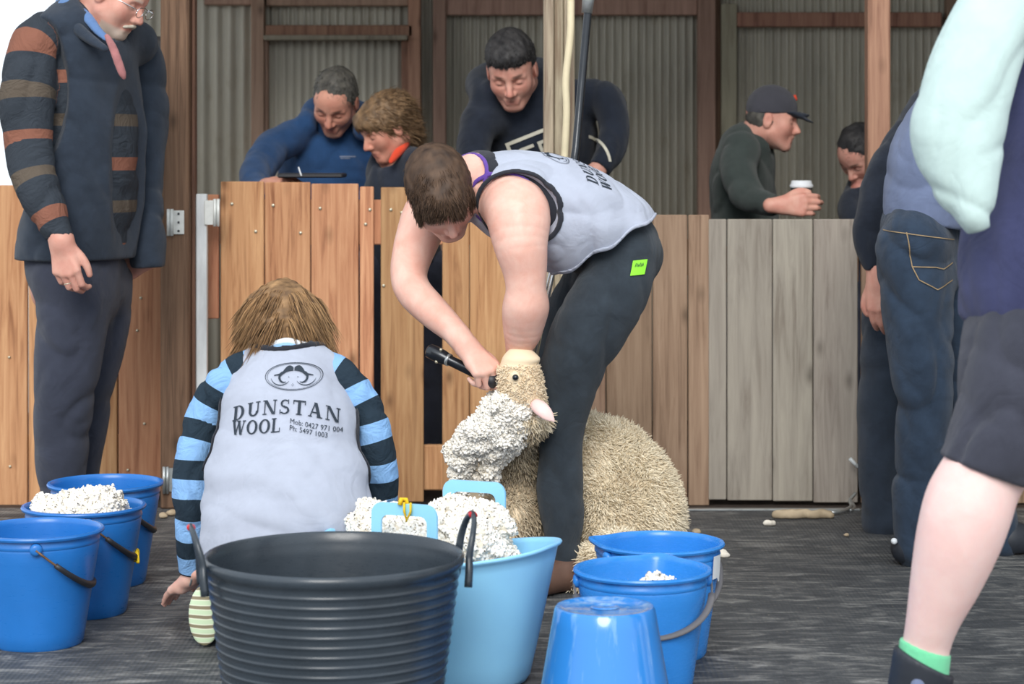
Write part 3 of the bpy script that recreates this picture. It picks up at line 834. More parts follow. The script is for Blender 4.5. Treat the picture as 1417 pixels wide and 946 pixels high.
# scraps of wool on the floor
def scrap(pts, r, seed, label, mat, n=160):
    pr = [ell(p, (r*q, r*q*.9, r*.7), k=.01) for p, q in pts]
    ax = axes_for(pr, .004, pad=.02); D = evalf(pr, ax); Xg, Yg, Zg = grids(ax)
    D = D+.0045*wob(Xg, Yg, Zg, 130, seed); D = np.maximum(D, .001-Zg+0*D)
    v, f = nets(D.astype(np.float32), ax)
    o = obj('wool_scrap', v, f, mat); tag(o, label, 'wool'); return o
yS = 7.18
scrap([(P(1078+8.5*k, 712+.7*k, 7.2)*V(1, 1, 0)+V(0, .006*math.sin(k*2.), .014), 1-.02*k) for k in range(9)], .022, 3, 'long dirty curl of wool on the floor below the grey partition', M['wool_dirty'])
scrap([(P(1062, 717, 7.05)*V(1, 1, 0)+V(0, 0, .01), 1), (P(1068, 717, 7.05)*V(1, 1, 0)+V(0, 0, .01), 1)], .014, 4, 'small pale wool scrap left of the long dirty curl', M['wool_white'])
scrap([(P(1002, 771, 6.5)*V(1, 1, 0)+V(0, 0, .008), 1), (P(997, 769, 6.5)*V(1, 1, 0)+V(0, 0, .012), .9)], .014, 5, 'pale wool scrap on the floor beside the open right bucket', M['wool_white'])
scrap([(P(963, 738, 6.9)*V(1, 1, 0)+V(0, 0, .008), 1)], .012, 6, 'pinkish wool scrap on the floor beside the rump of the sheep', M['wool_dirty'])
scrap([(P(1170, 741, 6.85)*V(1, 1, 0)+V(0, 0, .006), 1)], .011, 7, 'tiny wool scrap on the floor before the dark trouser legs', M['wool_dirty'])
scrap([(P(236, 706, 7.25)*V(1, 1, 0)+V(0, 0, .01), 1.2), (P(226, 707, 7.2)*V(1, 1, 0)+V(0, 0, .01), 1)], .014, 9, 'grey wool scrap at the foot of the hinged post', M['wool_dirty'])
# latch chain and white stick at the partition foot
b = MB(); b.tube([P(1176, 634, 7.5), P(1187, 646, 7.5)], .0065, 8); tag(b.build('white_rod', M['white_paint'], smooth=True), 'short white rod sticking out at the edge of the grey partition', 'rod')
b = MB()
b.tube(spline([P(1184, 682, 7.45), P(1176, 692, 7.42), P(1178, 700, 7.36), P(1166, 708, 7.28)*V(1, 1, 0)+V(0, 0, .012), P(1152, 706, 7.25)*V(1, 1, 0)+V(0, 0, .012), P(1140, 703, 7.3)*V(1, 1, 0)+V(0, 0, .012)], 6), .006, 8)
b.tube(spline([P(1176, 692, 7.42), P(1182, 702, 7.38), P(1176, 706, 7.33)], 5), .007, 8)
tag(b.build('latch_wire', M['galv'], smooth=True), 'twisted silver latch wire at the bottom corner of the grey partition', 'wire')
# ---------------------------------------------------------------- people toolkit
def J(px, py, Y, r): 
    p = P(px, py, Y); return [p[0], p[1], p[2], r*Y/FPX]
def skin_mat(name, base, ruddy, lip=(176, 96, 88), hair=(60, 46, 38), dark=1.):
    t = NT(name); v = t.coords(); n = t.noise(v, 16, 6, .6, .4); n2 = t.noise(v, 60, 5, .6)
    col = t.ramp(n, [(.3, lin(base)), (.72, lin(ruddy))])
    col = t.mix(t.math('MULTIPLY', t.attr('blush'), .28), col, lin(tuple(int(a*b_) for a, b_ in zip(ruddy, (.98, .82, .80)))))
    col = t.mix(t.math('MULTIPLY', t.attr('lip'), .5), col, lin(lip))
    col = t.mix(t.math('MULTIPLY', t.attr('hairy'), .8), col, lin(hair))
    t.bump(t.math('ADD', t.noise(v, 350, 3), t.math('MULTIPLY', n2, 1.5)), .18, .002)
    t.b.inputs['Subsurface Weight'].default_value = .12; t.b.inputs['Subsurface Radius'].default_value = (.012, .005, .003); t.b.inputs['Subsurface Scale'].default_value = 1.
    return t.out(col, .5, spec=.35)
def hair_mat(name, lo, hi, tip=None):
    t = NT(name); a = t.attr('tone'); n = t.noise(t.coords((30, 30, 5)), 3, 4)
    col = t.ramp(t.math('ADD', t.math('MULTIPLY', a, .65), t.math('MULTIPLY', n, .45)), [(.15, lin(lo)), (.9, lin(hi))])
    if tip is not None: col = t.mix(t.attr('along'), col, lin(tip))
    return t.out(col, .6, spec=.3)
class Head:
    def __init__(s, px, py, Y, f, u, sc=1.):
        s.c = P(px, py, Y); s.f = nrm(f); u = nrm(u); s.r = nrm(np.cross(s.f, u)); s.u = np.cross(s.r, s.f); s.s = sc
        s.M = np.stack([s.r, s.f, s.u], 1)
    def w(s, x, y, z): return s.c+s.s*(s.M@V(x, y, z))
    def loc(s, v): return ((np.asarray(v)-s.c)@s.M)/s.s
    def prims(s, jaw=1., nose=1., ears=True, belly=0., brow=1.):
        S = s.s; w = s.w
        E = lambda c, r, k=.02, op='add': ell(w(*c), V(*r)*S, s.M, k*S, op)
        Cn = lambda a, b, ra, rb, k=.01, op='add': cone(w(*a), w(*b), ra*S, rb*S, k*S, op=op)
        L = [E((0, -.018, .028), (.075, .094, .088), .02), E((0, .022, -.035), (.058*jaw, .062, .078), .03), E((0, .034, .034), (.060, .052, .050), .03)]
        for g in (-1, 1):
            L.append(Cn((g*.052*jaw, .0, -.055), (g*.018, .058, -.100), .018, .016, .025))
            L.append(E((g*.041, .052, -.026), (.020, .016, .020), .04))
            L.append(Cn((g*.014, .081, .019), (g*.046, .066, .014), .0085*brow, .007, .012))
            L.append(E((g*.031, .084, -.001), (.019, .013, .012), .012, 'sub'))
            L.append(E((g*.031, .067, -.002), (.0145, .0145, .0115), .006))
            if ears:
                q = nrm(V(g*.9, -.35, 0)); 
                L.append(E((g*.079, -.012, -.006), (.0075, .019, .031), .008))
                L.append(E((g*.087, -.008, -.004), (.005, .010, .018), .003, 'sub'))
        L += [E((0, .062, -.097), (.022, .018, .017), .02),
              Cn((0, .080, .008), (0, .103*nose, -.034), .0075, .0115, .012),
              Cn((-.012, .090, -.040), (.012, .090, -.040), .0082, .0082, .008),
              Cn((0, .084, -.048), (0, .083, -.060), .007, .008, .012),
              Cn((-.019, .075, -.067), (.019, .075, -.067), .0075, .0075, .008),
              Cn((-.015, .076, -.078), (.015, .076, -.078), .0075, .0075, .008),
              Cn((-.018, .090, -.0725), (.018, .090, -.0725), .0030, .0030, .004, 'sub')]
        return L
    def box(s, h=.003, m=.135): return (s.c-m*s.s, s.c+m*s.s, h)
    def masks(s, beard=0., stubble=0., brow=1.):
        def lip(v):
            q = s.loc(v); return np.exp(-((q[:, 0]/.024)**4+((q[:, 2]+.0725)/.0105)**4))*(q[:, 1] > .05)
        def blush(v):
            q = s.loc(v); a = np.exp(-(((np.abs(q[:, 0])-.042)/.022)**2+((q[:, 2]+.03)/.025)**2))*(q[:, 1] > .02)
            n_ = np.exp(-((q[:, 0]/.016)**2+((q[:, 2]+.035)/.018)**2))*(q[:, 1] > .07)
            e = np.exp(-((q[:, 1]+.01)/.025)**2-((q[:, 2])/.03)**2)*(np.abs(q[:, 0]) > .074)
            return np.clip(a+n_+e, 0, 1)
        def hairy(v):
            q = s.loc(v); ax_ = np.abs(q[:, 0])
            b_ = brow*np.exp(-((ax_-.031)/.017)**4-((q[:, 2]-.022-.06*(ax_-.02))/.0055)**4)*(q[:, 1] > .04)
            l_ = .8*np.exp(-((ax_-.031)/.015)**4-((q[:, 2]+.008)/.0025)**2)*(q[:, 1] > .05)
            st = stubble*np.clip(1-((q[:, 2]+.085)/.035)**4, 0, 1)*(q[:, 1] > -.01)*np.clip(1-np.exp(-((q[:, 0]/.022)**4+((q[:, 2]+.0725)/.010)**4)), 0, 1)
            st2 = beard*np.clip(1-((q[:, 2]+.098)/.024)**4, 0, 1)*(q[:, 1] > .02)
            return np.clip(b_+l_+st+st2, 0, 1)
        return {'lip': lip, 'blush': blush, 'hairy': hairy}
def hand_prims(w, Yd, Zd, side, s=1., curl=((.5, .6, .4),)*4, thumb=(.0, .3), spread=.0, k=.0025, wr=.026):
    """side +1 left hand, -1 right hand; Yd wrist to knuckles; Zd back of the hand"""
    w = V(*w); Yd = nrm(Yd); Zd = nrm(V(*Zd)-Yd*np.dot(Yd, Zd)); Xd = np.cross(Yd, Zd)*side
    T = lambda x, y, z: w+s*(Xd*x+Yd*y+Zd*z)
    L = []
    mc = [(.031, .088), (.0105, .094), (-.0105, .090), (-.030, .080)]
    ln = [(.043, .026, .021), (.047, .030, .022), (.043, .028, .021), (.034, .021, .019)]
    L.append(cone(T(0, -.03, 0), T(0, .015, 0), wr*s, wr*s, .02, Zd, .78))
    for (x, y) in mc:
        L.append(cone(T(x*.5, .008, -.002), T(x, y, 0), .0165*s, .0125*s, .014))
    L.append(cone(T(.012, .03, -.012), T(-.018, .05, -.012), .017*s, .015*s, .015))
    tips = []
    for i, ((x, y), l3) in enumerate(zip(mc, ln)):
        p = T(x, y, 0); a = 0.; r0 = .0100 if i < 3 else .0088
        sp = spread*(1.5-i)
        pts = [[*(p-Yd*.012*s), r0*1.08*s], [*p, r0*1.10*s]]
        for j, l in enumerate(l3):
            a += curl[i if len(curl) > i else 0][j]
            d = nrm(Yd*math.cos(a)-Zd*math.sin(a)+Xd*sp*math.cos(a)); p = p+d*l*s
            rr = (r0*(1.0, .90, .72)[j])
            pts.append([*p, rr*s])
        L.append(chain(pts, k, n=1)); tips.append((p, d))
    ta, tb = thumb
    p0, p1 = T(.018, .020, -.010), T(.042, .052, -.014-.02*ta)
    d1 = nrm(Xd*.35+Yd*.95-Zd*(.1+ta)); p2 = p1+d1*.032*s
    d2 = nrm(Yd*math.cos(tb)-Xd*math.sin(tb)*.8-Zd*(.15+ta)); p3 = p2+d2*.026*s
    L.append(chain([[*p0, .017*s], [*p1, .0135*s], [*p2, .0112*s], [*p3, .0085*s]], .010, n=2))
    tips.append((p3, d2))
    return L, tips
def body(parent, prims, mat, h=.008, focus=(), masks=None, relax=1, name='body'):
    at = masks or {'lip': lambda v: np.zeros(len(v)), 'blush': lambda v: np.zeros(len(v)), 'hairy': lambda v: np.zeros(len(v))}
    return cloth(prims, h, mat, name, parent, focus, None, relax, at)
def hair(name, parent, Hd, prims, mat, n, L, rad, dirfn, h=.0035, seed=0, keep=None, K=5, basemat=None, jit=.15, lift=.25, bump=.0015, off=-.004, base=True):
    ax = axes_for(prims, h, pad=.02); D = evalf(prims, ax); Xg, Yg, Zg = grids(ax)
    D = (D+bump*wob(Xg, Yg, Zg, 190, seed)+bump*1.4*wob(Xg, Yg, Zg, 75, seed+1)).astype(np.float32)
    v, f = nets(D, ax, 1)
    r = np.random.default_rng(seed)
    root = obj(name, v, f, basemat or mat, parent, True, {'tone': .35+.3*wob(v[:, 0], v[:, 1], v[:, 2], 120, seed), 'along': np.zeros(len(v))})
    if n:
        p, nn = sample(v, f, n, seed, keep)
        p = p+nn*off
        path = [p]; cur = p
        LL = L*r.uniform(.6, 1.25, (n, 1)); jt = r.normal(0, jit, (n, 3))
        for k in range(1, K):
            d = dirfn(cur, nn, k/(K-1)); d = d-nn*np.sum(d*nn, 1, keepdims=True)*(.85 if k < K*.3 else .3 if k < K*.5 else 0.)
            d = d/(np.linalg.norm(d, axis=1, keepdims=True)+1e-9)+nn*lift*(1-1.3*k/(K-1))+jt*(.4+k/K)
            d /= np.linalg.norm(d, axis=1, keepdims=True)
            cur = cur+d*LL/(K-1); path.append(cur)
        R = rad*np.interp(np.linspace(0, 1, K), [0, .5, 1], [.8, 1, .12])[None, :]*r.uniform(.6, 1.3, (n, 1))
        strands('strands', np.stack(path, 1), R, mat, root, 3)
    return root
# garment shell expressions
def tex(name): return M[name]
M['skin_fair'] = skin_mat('fair_skin', (238, 196, 180), (226, 168, 150))
M['skin_ruddy'] = skin_mat('ruddy_skin', (222, 172, 154), (206, 140, 124))
M['skin_pale'] = skin_mat('pale_skin', (246, 214, 208), (240, 200, 194))
M['skin_grey_beard'] = skin_mat('ruddy_skin_grey_beard', (222, 172, 154), (206, 142, 126), hair=(196, 186, 172))
M['skin_darker'] = skin_mat('darker_skin', (216, 160, 138), (200, 134, 114), hair=(54, 42, 36))  # a little darker and browner than the ruddy skin
M['vest_grey'] = fabric('light_grey_jersey', (178, 184, 200), .04, fold=.1)
M['black_cloth'] = fabric('black_cloth', (44, 46, 54), .12)
M['purple_cloth'] = fabric('purple_cloth', (104, 72, 160), .1)
M['trouser'] = fabric('dark_shearing_trousers', (52, 60, 68), .16, fold=.2)
M['navy'] = fabric('navy_fleece', (48, 57, 70), .14)
M['char_trouser'] = fabric('charcoal_trousers', (58, 62, 76), .1, fold=.1)
M['ink'] = plain('dark_print', (40, 50, 62), .85, .05, 30)
M['ink_soft'] = plain('faded_print', (120, 130, 150), .85, .05, 30)
M['print_white'] = plain('white_print', (206, 202, 186), .85, .05, 30)
M['hair_brown'] = hair_mat('brown_hair', (46, 34, 27), (104, 80, 62))
M['hair_black'] = hair_mat('black_hair', (30, 30, 33), (72, 70, 70))
M['hair_grey'] = hair_mat('grey_hair', (46, 46, 46), (112, 108, 100))
M['hair_blond'] = hair_mat('dark_blond_hair', (60, 42, 30), (186, 146, 102))
M['hair_fair'] = hair_mat('light_brown_hair', (74, 58, 44), (160, 128, 94))
M['shoe'] = plastic('dark_shoe', (44, 48, 56), .5)
def stripes(name, cols, attr='u', period=.11):
    """cols: (start, colour) fractions of a period, constant bands along the sleeve"""
    t = NT(name); a = t.math('FRACT', t.math('DIVIDE', t.attr(attr), period))
    col = t.ramp(a, [(p, lin(c)) for p, c in cols], 'CONSTANT')
    v = t.coords(); t.bump(t.math('ADD', t.noise(v, 900, 2), t.math('MULTIPLY', t.math('ABSOLUTE', t.math('SUBTRACT', t.noise(v, 13, 6, .55, 1.2), .5)), 18)), .45, .004)
    return t.out(col, .9, spec=.2)
def strip_on(name, pts, wd, mat, parent, nrmv, th=.0015):
    """flat ribbon following points, facing nrmv"""
    pts = [V(*p) for p in pts]; nv = nrm(nrmv); v = []; f = []
    for i, p in enumerate(pts):
        T = nrm(pts[min(i+1, len(pts)-1)]-pts[max(i-1, 0)]); s_ = nrm(np.cross(T, nv))*wd/2
        v += [p-s_, p+s_, p+s_-nv*th, p-s_-nv*th]
    for i in range(len(pts)-1):
        a = i*4; f += [(a, a+4, a+5, a+1), (a+1, a+5, a+6, a+2), (a+3, a+2, a+6, a+7), (a, a+3, a+7, a+4)]
    return obj(name, v, f, mat, parent, False)
# ---------------------------------------------------------------- lettering: bold serif capitals as polygons in a 1-high box
def gl_rects(*r): return [[(x0, y0), (x1, y0), (x1, y1), (x0, y1)] for x0, y0, x1, y1 in r]
def arc_band(cx, cy, rx, ry, wo, wi, a0, a1, n=14):
    """band between outer ellipse and an inner one narrower at top/bottom (thick sides)"""
    out = []
    for i in range(n):
        t0 = a0+(a1-a0)*i/n; t1 = a0+(a1-a0)*(i+1)/n
        o = [(cx+rx*math.cos(t), cy+ry*math.sin(t)) for t in (t0, t1)]
        q = [(cx+(rx-wo)*math.cos(t), cy+(ry-wi)*math.sin(t)) for t in (t1, t0)]
        out.append(o+q)
    return out
def quadstroke(x0, y0, x1, y1, w):
    return [[(x0-w/2, y0), (x0+w/2, y0), (x1+w/2, y1), (x1-w/2, y1)]]
S_ = .07
def glyph(ch):
    if ch == 'D': return .86, gl_rects((.0, 0, .42, S_), (.0, 1-S_, .42, 1), (.10, 0, .30, 1))+arc_band(.36, .5, .46, .5, .2, S_, -PI/2, PI/2)
    if ch == 'U': return .90, gl_rects((.0, 1-S_, .38, 1), (.10, .35, .29, 1), (.58, 1-S_, .9, 1), (.70, .35, .79, 1))+arc_band(.445, .36, .345, .36, .17, .1, PI, 2*PI)
    if ch == 'N': return .95, gl_rects((.0, 0, .28, S_), (.0, 1-S_, .25, 1), (.10, 0, .17, 1), (.68, 1-S_, .95, 1), (.78, 0, .86, 1))+quadstroke(.17, 1, .76, 0, .22)
    if ch == 'S': return .72, arc_band(.36, .73, .30, .27, .13, .08, .25*PI, 1.5*PI)+arc_band(.34, .27, .34, .27, .15, .08, -.5*PI*1.6, .5*PI)+quadstroke(.22, .58, .5, .4, .24)+gl_rects((.56, .70, .62, 1.), (.02, 0, .08, .30))
    if ch == 'T': return .84, gl_rects((.0, .90, .84, 1), (.0, .72, .06, 1), (.78, .72, .84, 1), (.32, 0, .52, 1), (.22, 0, .62, S_))
    if ch == 'A': return .94, gl_rects((.0, 0, .26, S_), (.56, 0, .94, S_), (.24, .28, .62, .36))+quadstroke(.12, 0, .44, 1, .08)+quadstroke(.74, 0, .46, 1, .22)
    if ch == 'W': return 1.2, gl_rects((.0, 1-S_, .34, 1), (.42, 1-S_, .74, 1), (.92, 1-S_, 1.2, 1))+quadstroke(.15, 1, .38, 0, .2)+quadstroke(.38, 0, .60, .95, .08)+quadstroke(.58, 1, .82, 0, .2)+quadstroke(.82, 0, 1.06, 1, .08)
    if ch == 'O': return .94, arc_band(.47, .5, .45, .5, .2, .08, 0, 2*PI, 26)
    if ch == 'L': return .74, gl_rects((.0, 0, .70, .08), (.0, 1-S_, .38, 1), (.10, 0, .29, 1), (.64, 0, .70, .3))
    return .4, []
def word(txt, x, y, h, track=.12, asp=1.):
    out = []
    for ch in txt:
        w_, q = glyph(ch)
        out += [[(x+a*h*asp, y+b_*h) for a, b_ in poly] for poly in q]
        x += (w_+track)*h*asp
    return out, x
def font_polys(txt, x, y, h):
    cu = bpy.data.curves.new('lettering', 'FONT'); cu.body = txt; cu.size = h*1.38; cu.resolution_u = 2
    o = bpy.data.objects.new('lettering', cu); C.objects.link(o); bpy.context.view_layer.update()
    dg = bpy.context.evaluated_depsgraph_get(); me = bpy.data.meshes.new_from_object(o.evaluated_get(dg))
    polys = [[(x+me.vertices[i].co.x, y+me.vertices[i].co.y) for i in p.vertices] for p in me.polygons]
    bpy.data.objects.remove(o); bpy.data.curves.remove(cu); bpy.data.meshes.remove(me)
    return polys
def refine(polys, mx):
    """triangulate fans and split long edges so the print follows the cloth"""
    tri = []
    for p in polys:
        for i in range(1, len(p)-1): tri.append((p[0], p[i], p[i+1]))
    out = []
    while tri:
        t_ = tri.pop(); L = [math.dist(t_[i], t_[(i+1) % 3]) for i in range(3)]; m_ = max(L)
        if m_ < mx: out.append(t_); continue
        i = L.index(m_); a, b_, c_ = t_[i], t_[(i+1) % 3], t_[(i+2) % 3]; mid = ((a[0]+b_[0])/2, (a[1]+b_[1])/2)
        tri += [(a, mid, c_), (mid, b_, c_)]
    return out
def print_on(name, polys, mapfn, target, mat, parent, mx=.008, off=.0018):
    """mapfn(u, v) -> (origin, direction) ray onto the target (verts, faces)"""
    tv, tf = target; bvh = BVHTree.FromPolygons([Vector(q) for q in tv], [tuple(int(i) for i in q) for q in tf])
    v = []; f = []
    for t_ in refine(polys, mx):
        q = []
        for (a, b_) in t_:
            o, d = mapfn(a, b_); hit = bvh.ray_cast(Vector(o), Vector(d))
            if hit[0] is None: break
            n_ = hit[1]; n_ = n_ if n_.dot(Vector(d)) < 0 else -n_
            q.append(tuple(hit[0]-Vector(d)*off*.6+n_*off*.5))
        if len(q) == 3:
            k = len(v); v += q; f.append((k, k+1, k+2))
    if not v: return None
    return obj(name, v, f, mat, parent, True)
def ram_logo(cx, cy, w, h):
    """oval with two facing ram heads: horn crescents, curl and muzzle"""
    P_ = []
    for rr, t_ in ((1., .014), (.93, .008)):
        n = 48
        for i in range(n):
            a0, a1 = 2*PI*i/n, 2*PI*(i+1)/n
            P_.append([(cx+w/2*rr*math.cos(a0), cy+h/2*rr*math.sin(a0)), (cx+w/2*rr*math.cos(a1), cy+h/2*rr*math.sin(a1)),
                       (cx+w/2*(rr-t_*1.5)*math.cos(a1), cy+h/2*(rr-t_*3)*math.sin(a1)), (cx+w/2*(rr-t_*1.5)*math.cos(a0), cy+h/2*(rr-t_*3)*math.sin(a0))])
    for g in (-1, 1):
        ox = cx+g*w*.20
        def band(fc, n=16):
            for i in range(n):
                (x0, y0, w0), (x1, y1, w1) = fc(i/n), fc((i+1)/n)
                P_.append([(x0, y0-w0), (x1, y1-w1), (x1, y1+w1), (x0, y0+w0)])
        # big horn sweeping from the brow outward and down
        def horn(t_):
            a = .15*PI+t_*1.0*PI; r = .50*h*.62
            return (ox+g*(-.02*w+math.cos(a)*r*.0)+g*(t_*.23*w-.17*w), cy+h*.30-h*.16*(t_*1.5-.35)**2*1.6+.0*r, h*.10*math.sin(PI*min(1, t_*.75+.22))**1.2)
        band(horn)
        n = 20
        for i in range(n):   # curl: crescent opening towards the middle
            q = []
            for t_ in (i/n, (i+1)/n):
                a = PI*.55-t_*PI*1.25; th = h*.085*math.sin(PI*(t_*.85+.1)); r = h*.21
                q.append(((ox-g*.03*w)+g*-math.cos(a)*(-r), cy-h*.02+math.sin(a)*(r), (ox-g*.03*w)+g*-math.cos(a)*(-(r-th)), cy-h*.02+math.sin(a)*(r-th)))
            P_.append([(q[0][0], q[0][1]), (q[1][0], q[1][1]), (q[1][2], q[1][3]), (q[0][2], q[0][3])])
        for i in range(14):  # thin outer curl
            q = []
            for t_ in (i/14, (i+1)/14):
                a = PI*.95-t_*PI*.8; r = h*.36; th = h*.03*math.sin(PI*t_)+.0006
                q.append((ox+g*(.02*w)+g*-math.cos(a)*r*1.1*-1*-1, cy-h*.02-math.sin(a)*r*.85, ox+g*(.02*w)-g*math.cos(a)*(r-th)*1.1, cy-h*.02-math.sin(a)*(r-th)*.85))
            P_.append([(q[0][0], q[0][1]), (q[1][0], q[1][1]), (q[1][2], q[1][3]), (q[0][2], q[0][3])])
        P_.append([(ox+g*.02*w, cy+h*.06), (ox+g*.14*w, cy+h*.02), (ox+g*.14*w, cy+h*.05), (ox+g*.02*w, cy+h*.12)])
        P_.append([(ox-g*.13*w, cy-h*.02), (ox-g*.11*w, cy-h*.02), (ox-g*.11*w, cy), (ox-g*.13*w, cy)])
    for i in range(5):
        a0 = 2*PI*i/5; P_.append([(cx+h*.02*math.cos(a0), cy-h*.30+h*.02*math.sin(a0)), (cx+h*.05*math.cos(a0+.4), cy-h*.30+h*.05*math.sin(a0+.4)), (cx+h*.05*math.cos(a0+.9), cy-h*.30+h*.05*math.sin(a0+.9))])
    return P_
# ---------------------------------------------------------------- the shearer
SH = thing('person', 'bent-over person in a light grey singlet shearing the sheep', 'person', (P(785, 817, 6.0)*V(1, 1, 0)))
hd = Head(611, 270, 5.90, (.27, -.54, -.80), (-.10, -.84, .54), 1.06)
Lat = nrm(V(.50, -.85, -.05))
arm_n = [J(700, 278, 5.92, 40), J(716, 296, 5.84, 45), J(720, 335, 5.80, 38), J(726, 372, 5.80, 31), J(727, 402, 5.80, 27), J(724, 430, 5.81, 29), J(721, 462, 5.84, 23), J(718, 490, 5.89, 16)]
arm_f = [J(640, 275, 6.12, 30), J(598, 288, 6.16, 34), J(578, 330, 6.12, 31), J(566, 374, 6.05, 26), J(572, 402, 6.0, 25), J(598, 430, 5.94, 23), J(626, 456, 5.90, 18.5), J(643, 476, 5.87, 15)]
torso = [J(672, 258, 6.0, 46), J(708, 270, 6.0, 60), J(762, 290, 6.0, 62), J(818, 314, 6.02, 56), J(860, 345, 6.05, 54)]
leg_n = [J(862, 352, 5.98, 50), J(846, 400, 5.94, 52), J(808, 470, 5.94, 48), J(782, 540, 5.97, 41), J(774, 595, 5.99, 38), J(775, 650, 5.99, 34), J(779, 720, 6.0, 27), J(783, 785, 6.0, 19)]
leg_f = [J(838, 352, 6.18, 46), J(815, 400, 6.26, 44), J(783, 455, 6.34, 38), J(760, 520, 6.40, 32), J(756, 600, 6.42, 28), J(760, 690, 6.42, 22), J(764, 775, 6.42, 17)]
P_sk = hd.prims(jaw=1.02)
P_sk += [chain([[*hd.w(0, -.035, -.055), .058], J(655, 243, 5.97, 31), J(682, 258, 6.0, 38)], .04)]
P_sk += [chain([[a, b_, c_, r*.88] for a, b_, c_, r in torso], .03, Lat, 1.25), chain(arm_n, .03, n=4), chain(arm_f, .03, n=4)]
P_sk += [chain([[a, b_, c_, r*.6] for a, b_, c_, r in leg_n], .03, n=3), chain([[a, b_, c_, r*.6] for a, b_, c_, r in leg_f], .03, n=3)]
P_sk += [cone(J(734, 424, 5.82, 0)[:3], J(728, 455, 5.84, 0)[:3], .040, .030, .05)]
wr = V(*J(645, 478, 5.87, 0)[:3])
hy, hz = (.62, -.30, -.72), (.35, -.80, .50)
hp_r, tips_r = hand_prims(wr, hy, hz, -1, 1.02, curl=((.55, 1.1, .6), (.75, 1.35, .7), (.85, 1.4, .7), (.9, 1.35, .7)), thumb=(.25, .1), wr=.027)
P_sk += hp_r
wl = V(*J(718, 484, 5.90, 0)[:3])
hp_l, _ = hand_prims(wl, (.10, .55, -.80), (.15, -.85, .50), 1, 1.02, curl=((.7, .6, .3),)*4, thumb=(.2, .2), wr=.028)
P_sk += hp_l
body(SH, P_sk, M['skin_fair'], .008, [hd.box(.003, .125), (wr-.10, wr+V(.13, .08, .04), .0028)], hd.masks(stubble=.12))
# hair: fringe combed towards the forehead
Hp = [ell(hd.w(0, -.022, .038), V(.085, .102, .093)*hd.s, hd.M, .02), ell(hd.w(0, .045, .062), V(.062, .056, .048)*hd.s, hd.M, .02), ell(hd.w(0, -.052, -.02), V(.070, .060, .07)*hd.s, hd.M, .02),
      ell(hd.w(0.012, .098, -.035), V(.080, .080, .084)*hd.s, hd.M, .006, 'sub')]
for g in (-1, 1):
    Hp.append(ell(hd.w(g*.086, -.002, -.030), V(.024, .030, .042)*hd.s, hd.M, .004, 'sub'))
    Hp.insert(3, ell(hd.w(g*.066, .034, .012), V(.016, .022, .034)*hd.s, hd.M, .012))
Hp.append(plane_cut(hd.w(0, -.02, -.075), -hd.u+.35*-hd.f))
def flow(cur, nn, t_):
    q = hd.loc(cur); sw = np.sin(q[:, :1]*60)*.25
    fwd = hd.f*1.0-hd.u*.15; side = np.clip(-q[:, 1:2]*14, 0, 1)
    return fwd*(1-side)+(-hd.u)*(side+.35)+hd.r*(np.sign(q[:, :1])*.10+sw)+hd.r*.25
hair('hair', SH, hd, Hp, M['hair_brown'], 15000, .028, .0010, flow, seed=4, K=6, lift=.32, jit=.16)
# garment envelopes
def grown(rows, dr, mul=1.): return [[a, b_, c_, r*mul+dr] for a, b_, c_, r in rows]
vest_rows = [J(668, 256, 6.0, 52), J(704, 268, 6.0, 64), J(745, 284, 6.0, 72), J(785, 302, 6.0, 78), J(825, 318, 6.02, 74), J(862, 338, 6.05, 58)]
vprims = [chain(vest_rows, .02, Lat, 1.28), cone(P(730, 292, 5.90), P(704, 272, 5.95), .110, .105, .03), cone(P(610, 285, 6.14), P(650, 270, 6.08), .070, .085, .03)]
hem_p, hem_n = P(828, 346, 6.0), V(.53, 0, -.85)
a_c = P(729, 291, 5.76); Mv = np.stack([Lat, nrm(np.cross(V(0, 0, 1), Lat)), np.cross(Lat, nrm(np.cross(V(0, 0, 1), Lat)))], 1)
arm_v = ell(a_c, (.20, .112, .118), Mv); arm_u = ell(P(717, 284, 5.76), (.22, .098, .102), Mv)
arm_vf = ell(P(592, 300, 6.2), (.12, .085, .09), Mv)
neck_v = ell(P(636, 240, 5.93), (.105, .105, .105)); neck_u = ell(P(632, 245, 5.92), (.088, .088, .088))
fold_v = folds(.008, 15, 3, (1, .6, .5), .0012)
axv = axes_for(vprims, .0045, pad=.03); Dv = evalf(vprims, axv, .08); Xg, Yg, Zg = grids(axv)
drape = .010*np.exp(-((Xg-P(800, 0, 6.0)[0])/.10)**2)*np.sin(34*(Xg*.8+Zg*.6)+2.)+.008*np.exp(-((Zg-P(0, 300, 6)[2])/.08)**2)*np.sin(46*Xg)
Dv0 = (Dv+fold_v(Xg, Yg, Zg)+drape*.45).astype(np.float32)
dA, dAf, dN = arm_v.fn(Xg, Yg, Zg), arm_vf.fn(Xg, Yg, Zg), neck_v.fn(Xg, Yg, Zg)
hem = (Xg-hem_p[0])*hem_n[0]+(Zg-hem_p[2])*hem_n[2]+.006*np.sin(Xg*60+1)*1.0+.10*np.maximum(0, P(770, 0, 6)[0]-Xg)*0
Dv = np.maximum.reduce([Dv0, -dA, -dAf, -dN, hem+0*Dv0])
vv_, vf_ = nets(Dv.astype(np.float32), axv, 1)
vest = obj('singlet', vv_, vf_, M['vest_grey'], SH, True)
# black binding round the armhole and neck
for edge in (np.abs(dA), np.abs(dAf)):
    Db = np.maximum(edge-.0065, np.abs(Dv0+.001)-.0052)
    bv, bf = nets(Db.astype(np.float32), axv, 1); obj('armhole_binding', bv, bf, M['black_cloth'], vest, True)
hb = np.maximum(np.abs(hem+.004)-.005, np.abs(Dv0)-.0045)
hv, hf = nets(hb.astype(np.float32), axv, 1); obj('hem', hv, hf, M['vest_grey'], vest, True)
